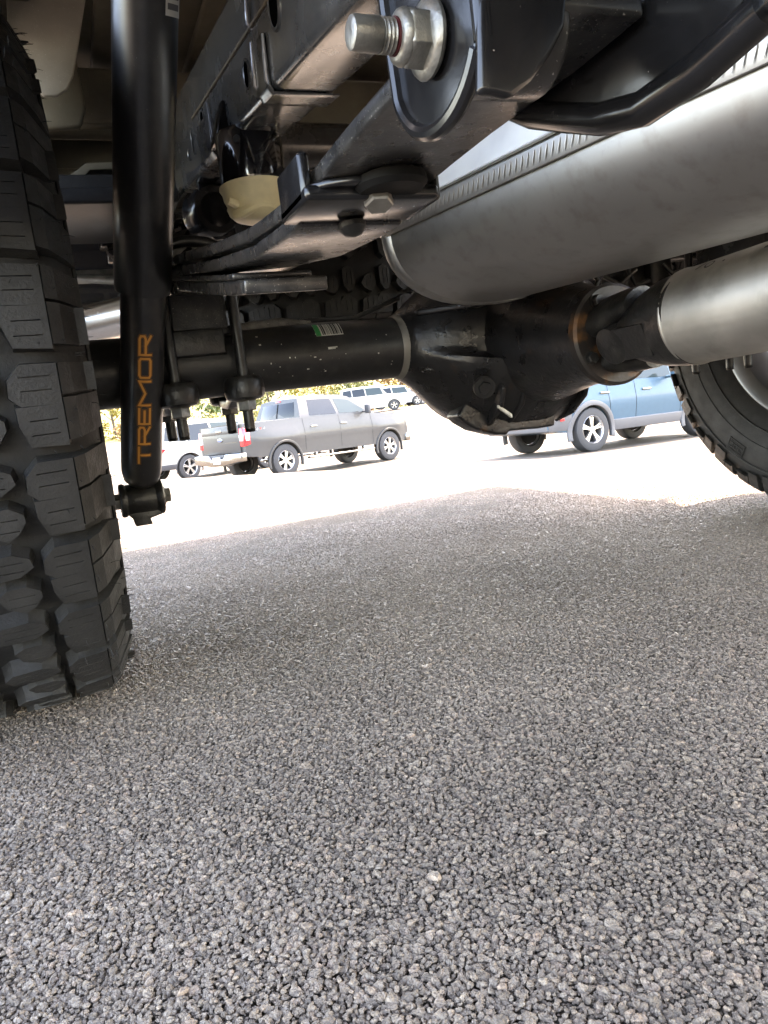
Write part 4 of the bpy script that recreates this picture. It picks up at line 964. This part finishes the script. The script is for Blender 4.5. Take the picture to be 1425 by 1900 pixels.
for sd in (1, -1):
    pk.pane([(.92,1.45),(1.84,1.44),(1.80,1.84),(1.02,1.85)], side=sd); pk.pane([(1.94,1.44),(2.92,1.43),(2.42,1.78),(1.90,1.84)], m_=GLASSL, side=sd)
    pk.handle(.98,1.17,sd); pk.handle(2.02,1.17,sd); pk.seam(.66,.60,1.40,sd); pk.seam(1.88,.58,1.40,sd); pk.seam(3.04,.56,1.38,sd)
    pk.mirror(2.80,1.38,PLASTIC,sd)
    b = B(); b.box((sd*1.0,1.85,.40), (.14,2.3,.05)); b.box((sd*.93,1.0,.45), (.10,.06,.12)); b.box((sd*.93,2.7,.45), (.10,.06,.12)); pk.add(b, 'running_board', CHROME, bev=.015)
    tl = pk.slab([(sd*.985,-1.17,.86),(sd*.985,-.98,.90),(sd*.975,-.98,1.26),(sd*.955,-1.17,1.30)], (-sd*.20,0,0), 'tail_light', RED, .02)
    pk.slab([(sd*.999,-1.125,.99),(sd*.999,-1.02,1.0),(sd*.997,-1.02,1.13),(sd*.995,-1.125,1.14)], (-sd*.006,0,0), 'reverse_lamp', WLENS, .002, parent=tl)
    pk.slab([(sd*.94,-1.176,1.00),(sd*.80,-1.176,1.00),(sd*.80,-1.176,1.14),(sd*.93,-1.176,1.14)], (0,.01,0), 'reverse_lamp', WLENS, .002, parent=tl)
    pk.slab([(sd*.70,4.42,1.02),(sd*.92,4.25,1.02),(sd*.92,4.22,1.20),(sd*.70,4.40,1.20)], (0,.14,0), 'head_light', WLENS, .02)
    b = B()
    for k, (dy, m_) in enumerate(((-.14,0),(0,1),(.14,0))): pass
    for k in (-1, 0, 1):
        y = -.66+k*.10; z = 1.24; x = sd*(pk.hw(y,z)+.004); b = B()
        if k == 0:
            for q in (-1, 1): b.loft([[V((x,y-.03,z-.03*q)), V((x,y-.015,z-.03*q))], [V((x,y+.015,z+.03*q)), V((x,y+.03,z+.03*q))]], cap=False, closed=False)
        else:
            b.loft([[V((x,y-.028,z-.008)), V((x,y+.028,z-.008))], [V((x,y-.028,z+.004)), V((x,y+.028,z+.004))]], cap=False, closed=False)
            b.loft([[V((x+sd*.001,y+.006,z-.035)), V((x+sd*.001,y+.016,z-.035))], [V((x+sd*.001,y+.006,z+.035)), V((x+sd*.001,y+.016,z+.035))]], cap=False, closed=False)
        pk.add(b, 'side_decal', RED if k == 0 else mat('decal_grey', (.35,.35,.36), .4), smooth=False)
tg = pk.slab([(-.80,-1.145,.72),(.80,-1.145,.72),(.80,-1.145,1.385),(-.80,-1.145,1.385)], (0,-.035,0), 'tailgate', GREY, .02)
pk.slab([(-.78,-1.182,1.20),(.78,-1.182,1.20),(.78,-1.182,1.30),(-.78,-1.182,1.30)], (0,-.012,0), 'tailgate_crease', GREY, .01, parent=tg)
b = B(); b.box((0,-1.20,1.27), (.24,.02,.055)); b.obj('tailgate_handle', CHROME, tg, bev=.01)
b = B(); b.loft([[V((.115*k*math.cos(q), y, 1.06+.048*k*math.sin(q))) for q in np.linspace(0,2*math.pi,33)[:-1]] for k, y in ((1.0,-1.18),(1.0,-1.19),(.9,-1.192))]); b.obj('oval_badge_rim', CHROME, tg)
b = B(); b.loft([[V((.098*k*math.cos(q), y, 1.06+.038*k*math.sin(q))) for q in np.linspace(0,2*math.pi,33)[:-1]] for k, y in ((1.0,-1.18),(1.0,-1.194),(.9,-1.195))]); b.obj('oval_badge', BADGE, tg)
pk.slab([(.22,-1.185,.98),(.70,-1.185,.98),(.70,-1.185,.985),(.22,-1.185,.985)], (0,-.004,0), 'tailgate_crease', CHROME, 0, parent=tg)
bp = pk.slab([(-.99,-1.15,.52),(-.99,-1.15,.72),(-.36,-1.15,.72),(-.28,-1.15,.62),(.28,-1.15,.62),(.36,-1.15,.72),(.99,-1.15,.72),(.99,-1.15,.52),(.3,-1.15,.44),(-.3,-1.15,.44)], (0,-.20,0), 'rear_bumper', CHROME, .02)
pk.slab([(-.35,-1.28,.62),(.35,-1.28,.62),(.35,-1.28,.71),(-.35,-1.28,.71)], (0,-.03,0), 'step_pad', PLASTIC, .01, parent=bp)
pk.slab([(-.16,-1.352,.50),(.16,-1.352,.50),(.16,-1.352,.66),(-.16,-1.352,.66)], (0,-.006,0), 'licence_plate', PLATE, .002, parent=bp)
pk.slab([(-.72,.628,1.46),(.72,.628,1.46),(.64,.725,1.82),(-.64,.725,1.82)], (0,-.02,0), 'rear_window', GLASS, .004)
pk.slab([(-.012,.60,1.46),(.012,.60,1.46),(.012,.70,1.82),(-.012,.70,1.82)], (0,-.008,0), 'window_divider', HBLACK, 0)
pk.slab([(-.10,.735,1.865),(.10,.735,1.865),(.10,.745,1.90),(-.10,.745,1.90)], (0,-.03,0), 'brake_lamp', RED, .005)
pk.slab([(-.80,3.10,1.43),(.80,3.10,1.43),(.66,2.48,1.845),(-.66,2.48,1.845)], (0,.02,.012), 'windscreen', GLASS, .003)
pk.slab([(-.66,4.50,.72),(.66,4.50,.72),(.66,4.46,1.16),(-.66,4.46,1.16)], (0,.06,0), 'grille', CHROME, .02)
pk.slab([(-.95,4.42,.48),(.95,4.42,.48),(.95,4.42,.70),(-.95,4.42,.70)], (0,.20,0), 'front_bumper', CHROME, .04)

# compact and family SUVs
def suv(name, label, heading, at, pm, dims, L=None, clad=None, cat='car', detail=2, lens='block', rails=False):
    wb = dims['wb']; H = dims['h']; w = dims['w']/2; ro, fo = dims['ro'], dims['fo']; tr = dims['track']; bz = dims['belt']
    def hws(y, z):
        b = w - .07*max(0, .75-z)/.4 - .06*max(0, z-.85)/.4
        return float(b*(1 - .16*smooth01(wb+.35, wb+fo, y) - .12*smooth01(-ro*.45, -ro, y)))
    c = Car(name, label, heading, at, (tr/2,0), dict(wb=wb, track=tr, tyre=dims['tyre'], arch=dims['tyre']+.085, w=dims['w']),
        dict(bot=[(-ro,.42),(-ro*.6,.36),(.5,.33),(wb-.4,.32),(wb+fo-.1,.32),(wb+fo,.45)], top=[(-ro,bz-.12),(-ro+.06,bz),(.5,bz+.01),(wb-.62,bz),(wb-.30,bz-.03),(wb+fo*.5,bz-.10),(wb+fo*.88,bz-.22),(wb+fo,bz-.45)]),
        dict(belt=bz, top=[(-ro+.07,bz),(-ro+.25,H-.12),(-ro+.5,H-.03),(.6,H),(wb*.5,H-.01),(wb*.68,H-.06),(wb-.42,bz)]), hws, lambda z: float(w-.055-.17*np.clip((z-bz)/(H-bz),0,1)**1.2), pm, cat=cat)
    c.wheels(5, .64, .23)
    b0 = bz+.05; b1 = H-.13
    for sd in (1, -1):
        c.pane([(-ro+.30,b0+.06),(-.02,b0),(-.06,b1),(-ro+.44,b1-.02)], side=sd); c.pane([(.04,b0),(.98,b0-.01),(.92,b1+.02),(.02,b1+.01)], side=sd); c.pane([(1.06,b0-.01),(wb-.72,b0-.02),(wb*.70,b1-.04),(1.00,b1+.02)], side=sd, m_=GLASSL)
        if detail > 1:
            c.handle(.30,bz-.15,sd,pm if not clad else CHROME); c.handle(1.28,bz-.15,sd,pm if not clad else CHROME); c.seam(.42,.60,bz,sd,-.1); c.seam(1.02,.42,bz,sd); c.seam(wb-.55,.42,bz-.02,sd)
            c.mirror(wb-.85,bz-.02,pm,sd)
        if lens == 'tee':
            t = c.slab([(sd*(w-.04),-ro+.30,bz-.13),(sd*(w-.05),-ro+.02,bz-.10),(sd*(w-.10),-ro+.0,bz-.36),(sd*(w-.08),-ro+.10,bz-.36),(sd*(w-.04),-ro+.14,bz-.24)], (sd*.03,0,0), 'tail_light', RED, .006)
        else:
            c.slab([(sd*(w-.10),-ro-.012,bz-.32),(sd*(w-.10),-ro+.10,bz-.32),(sd*(w-.10),-ro+.10,bz+.02),(sd*(w-.10),-ro-.012,bz+.02)], (-sd*.12,0,0), 'tail_light', RED, .01)
        y_ = wb+fo*.80; c.slab([(sd*(w-.14),y_-.02,bz-.36),(sd*(w-.50),y_+.14,bz-.38),(sd*(w-.50),y_+.12,bz-.24),(sd*(w-.13),y_-.06,bz-.22)], (0,.06,0), 'head_light', WLENS, .015)
    if clad:
        for cy in (0, wb): c.flare(cy, clad, .085, .022)
        for sd in (1,-1):
            b = B(); rg = []
            for y in np.linspace(dims['tyre']+.1, wb-dims['tyre']-.1, 8): rg.append([V((sd*(c.hw(y,z)+o_), y, z)) for z, o_ in ((.31,-.05),(.31,.012),(.48,.016),(.50,-.01))])
            b.loft(rg); c.add(b, 'sill_cladding', clad, bev=.004)
            b = B(); rg = []
            for y in np.linspace(-ro+.02, -dims['tyre']-.08, 5): rg.append([V((sd*(c.hw(y,z)+o_), y, z)) for z, o_ in ((.40,-.05),(.40,.012),(.66,.014),(.68,-.01))])
            b.loft(rg); c.add(b, 'bumper_corner', clad, bev=.004)
            c.slab([(sd*(c.hw(-ro+.26,.56)+.012),-ro+.20,.56),(sd*(c.hw(-ro+.26,.56)+.014),-ro+.32,.565),(sd*(c.hw(-ro+.26,.56)+.014),-ro+.32,.625),(sd*(c.hw(-ro+.26,.56)+.012),-ro+.20,.615)], (sd*.012,0,0), 'side_reflector', RED, .003)
        c.slab([(-w+.16,-ro-.05,.40),(w-.16,-ro-.05,.40),(w-.16,-ro-.05,.70),(-w+.16,-ro-.05,.70)], (0,.12,0), 'rear_bumper', clad, .03)
        for sd in (1,-1): c.slab([(sd*(w-.40),-ro-.056,.52),(sd*(w-.20),-ro-.056,.52),(sd*(w-.20),-ro-.056,.56),(sd*(w-.40),-ro-.056,.56)], (0,-.01,0), 'rear_reflector', RED, .003)
    else:
        c.slab([(-w+.18,-ro-.04,.38),(w-.18,-ro-.04,.38),(w-.18,-ro-.04,.66),(-w+.18,-ro-.04,.66)], (0,.12,0), 'rear_bumper', PLASTIC if detail > 1 else pm, .03)
        if detail > 1:
            for sd in (1,-1):
                b = B(); rg = []
                for y in np.linspace(-ro+.02, -dims['tyre']-.08, 5): rg.append([V((sd*(c.hw(y,z)+o_), y, z)) for z, o_ in ((.37,-.05),(.37,.008),(.52,.008),(.53,-.01))])
                b.loft(rg); c.add(b, 'bumper_corner', PLASTIC, bev=.003)
                c.flare(0, PLASTIC, .03, .01) if sd == 1 else None
    c.slab([(-.58,wb+fo-.03,.46),(.58,wb+fo-.03,.46),(.52,wb+fo*.93,bz-.33),(-.52,wb+fo*.93,bz-.33)], (0,.05,0), 'grille', PLASTIC, .02)
    c.slab([(-w+.13,wb-.44,bz+.01),(w-.13,wb-.44,bz+.01),(w-.26,wb*.70,H-.10),(-w+.26,wb*.70,H-.10)], (0,.03,.02), 'windscreen', GLASSL, .004)
    c.slab([(-w+.14,-ro+.08,bz+.05),(w-.14,-ro+.08,bz+.05),(w-.26,-ro+.235,H-.15),(-w+.26,-ro+.235,H-.15)], (0,-.02,.006), 'rear_window', GLASS, .004)
    return c
BLUE = paint('steel_blue_paint', (.046,.094,.132), .15); WHITEP = paint('white_paint', (.45,.45,.44), 0.); SILV = paint('silver_lilac_paint', (.42,.41,.46), .4); NAVY = paint('charcoal_paint', (.035,.04,.05), .4); PEARL = paint('pearl_paint', (.36,.35,.31), .1)
D1 = dict(wb=2.67, h=1.78, w=1.88, ro=.86, fo=.85, track=1.62, belt=1.10, tyre=.365)
D2 = dict(wb=3.02, h=1.78, w=2.00, ro=1.06, fo=.96, track=1.70, belt=1.12, tyre=.385)
D3 = dict(wb=2.75, h=1.47, w=1.84, ro=1.0, fo=.95, track=1.58, belt=.95, tyre=.335)
suv('parked_suv', 'steel blue compact SUV with grey cladding, seen below the differential', 84, atd(1095,835,12.7), BLUE, D1, clad=CLAD)
q = atd(352, 884, 23.0); suv('parked_suv', 'pearl white SUV half hidden behind the shock absorber and grey pickup', 64, (q.x,q.y,0), PEARL, D2, lens='tee')
FAR = [((708,757), 62, 106, WHITEP, D2, 'small white SUV facing right in the far row, nose toward the dark car'), ((655,748), 56, 110, PEARL, dict(D2, h=1.95, belt=1.25), 'tall white vehicle just above the grey pickup, its windscreen showing'),
       ((735,748), 78, 112, SILV, D3, 'lilac silver car at the back, between white SUV and dark car'), ((778,757), 66, 84, NAVY, D3, 'small dark car at the end of the far row beside the differential')]
for (px, py), dep, hd, pm_, dm, lb in FAR:
    q = atd(px, py, dep); suv('distant_car', lb, hd, (q.x,q.y,0), pm_, dm, detail=1)

# ------------------------------------------------------------------ trees and scrub beyond the lot
def leafmat(n, a, c):
    M = bpy.data.materials.new(n); M.use_nodes = True; t = M.node_tree; N = t.nodes; L = t.links; p = N['Principled BSDF']
    g_ = N.new('ShaderNodeNewGeometry'); cr = N.new('ShaderNodeValToRGB'); L.new(g_.outputs['Random Per Island'], cr.inputs[0])
    cr.color_ramp.elements[0].color = (*a,1); cr.color_ramp.elements[1].color = (*c,1); L.new(cr.outputs[0], p.inputs['Base Color']); p.inputs['Roughness'].default_value = .6
    return M
LEAF = [leafmat('leaf_green', (.035,.065,.012), (.10,.13,.03)), leafmat('leaf_yellow', (.13,.12,.02), (.28,.22,.04)), leafmat('leaf_olive', (.06,.085,.02), (.16,.15,.035)), leafmat('leaf_rust', (.16,.085,.03), (.26,.15,.05))]
BARK = mat('bark', (.10,.075,.055), .9, bump=.8, bs=30)
def tree(x, y, h, rad, k, label, low=.12):
    z0 = gz(x, y); r_ = np.random.default_rng(int(abs(x*91+y*37)))
    e = empty('tree', (x,y,z0-.1), label, 'tree', 'trees beyond the lot')
    b = B(); lean = r_.normal(0,.04,2)
    b.tube([V((lean[0]*q*h, lean[1]*q*h, q*h)) for q in (0,.2,.45,.7,.92)], [h*.022,h*.017,h*.013,h*.008,h*.003], 8)
    for j in range(7):
        q = r_.uniform(.15,.75); a = r_.uniform(0,6.28); p0 = V((lean[0]*q*h, lean[1]*q*h, q*h)); d = V((math.cos(a), math.sin(a), r_.uniform(.3,.9)))
        b.tube([p0, p0+d*rad*.45, p0+d*rad*.8+V((0,0,.2))], [h*.008,h*.005,h*.002], 6)
    b.obj('trunk', BARK, e)
    nC = 46; n = 2400
    cl = []
    for j in range(nC):
        t = r_.uniform(low, 1); rr = rad*math.sqrt(max(.05, 1-((t-.45)/.62)**2))*math.sqrt(r_.uniform(.1,1)); a = r_.uniform(0,6.28)
        cl.append((rr*math.cos(a), rr*math.sin(a), t*h, r_.uniform(.5,1.0)*rad*.34))
    cl = np.array(cl); ci = r_.integers(0, nC, n); dv = r_.normal(size=(n,3)); dv /= np.linalg.norm(dv,axis=1)[:,None]
    C = cl[ci,:3] + dv*(cl[ci,3]*r_.uniform(.55,1.05,n))[:,None]*np.array([1,1,.8])
    C[:,2] = np.maximum(C[:,2], .15)
    a1 = r_.normal(size=(n,3)); a1 /= np.linalg.norm(a1,axis=1)[:,None]; a2 = np.cross(a1, r_.normal(size=(n,3))); a2 /= np.linalg.norm(a2,axis=1)[:,None]
    sz = r_.uniform(.10,.22,n)[:,None]*(.7+h/14)
    Vv = np.stack([C-a1*sz, C+a2*sz*.55, C+a1*sz, C-a2*sz*.55], 1).reshape(-1,3)
    me = bpy.data.meshes.new('crown'); me.from_pydata(Vv.tolist(), [], np.arange(4*n).reshape(-1,4).tolist())
    link('crown', me, LEAF[k], e)
TL = ['dense green tree', 'yellowing tree', 'olive green tree', 'rust brown shrub']
tn = 0
SPOT = ['behind the left tyre', 'between the tyre and the shock', 'beside the shock absorber', 'above the white SUV roof', 'between the two hanging U-bolts', 'above the grey pickup bed', 'behind the grey pickup cab', 'left of the far white SUV', 'behind the far row of cars', 'behind the lilac car', 'behind the differential', 'right of the differential', 'above the blue SUV roof', 'behind the driveshaft', 'at the right edge of the lot', 'farthest right beyond the lot']
for i in range(16):
    az = R(-4 + i*3.55 + random.uniform(-.8,.8)); r_ = 88+random.uniform(-3,7); k = [0,2,1,1,0,2,1,2,3,3,0,1,2,0,1,2][i]
    tree(r_*math.sin(az), r_*math.cos(az), random.uniform(5.5,9.5), random.uniform(2.4,3.4), k, TL[k]+' '+SPOT[i], low=.05)
def shrub(x, y, h, rad, k, label):
    z0 = gz(x,y); r_ = np.random.default_rng(int(abs(x*53+y*71))); n = 700
    e = empty('shrub', (x,y,z0-.05), label, 'shrub', 'scrub along the lot edge')
    b = B()
    for j in range(5):
        a = r_.uniform(0,6.28); b.tube([V((0,0,0)), V((math.cos(a)*rad*.3, math.sin(a)*rad*.3, h*.5)), V((math.cos(a)*rad*.6, math.sin(a)*rad*.6, h*.9))], [.03,.02,.008], 5)
    b.obj('stem', BARK, e)
    t = r_.uniform(.05,1,n); a = r_.uniform(0,6.28,n); rr = rad*np.sqrt(np.maximum(.04,1-((t-.4)/.65)**2))*np.sqrt(r_.uniform(.15,1,n))*(1+.25*np.sin(3*a+x))
    C = np.stack([rr*np.cos(a), rr*np.sin(a), t*h*(1+.2*np.sin(2*a+y))], -1)
    a1 = r_.normal(size=(n,3)); a1 /= np.linalg.norm(a1,axis=1)[:,None]; a2 = np.cross(a1, r_.normal(size=(n,3))); a2 /= np.linalg.norm(a2,axis=1)[:,None]; sz = r_.uniform(.08,.18,n)[:,None]
    Vv = np.stack([C-a1*sz, C+a2*sz*.5, C+a1*sz, C-a2*sz*.5], 1).reshape(-1,3)
    me = bpy.data.meshes.new('foliage'); me.from_pydata(Vv.tolist(), [], np.arange(4*n).reshape(-1,4).tolist()); link('foliage', me, LEAF[k], e)
for i in range(16):
    az = R(-3 + i*3.4 + random.uniform(-.8,.8)); r_ = 83+random.uniform(-2,2); k = random.choice((0,1,1,2,3))
    shrub(r_*math.sin(az), r_*math.cos(az), random.uniform(1.6,3.2), random.uniform(1.3,2.2), k, ['low green scrub', 'low yellow scrub', 'low olive scrub', 'low rust-brown scrub'][k]+' on the lot edge '+SPOT[i])
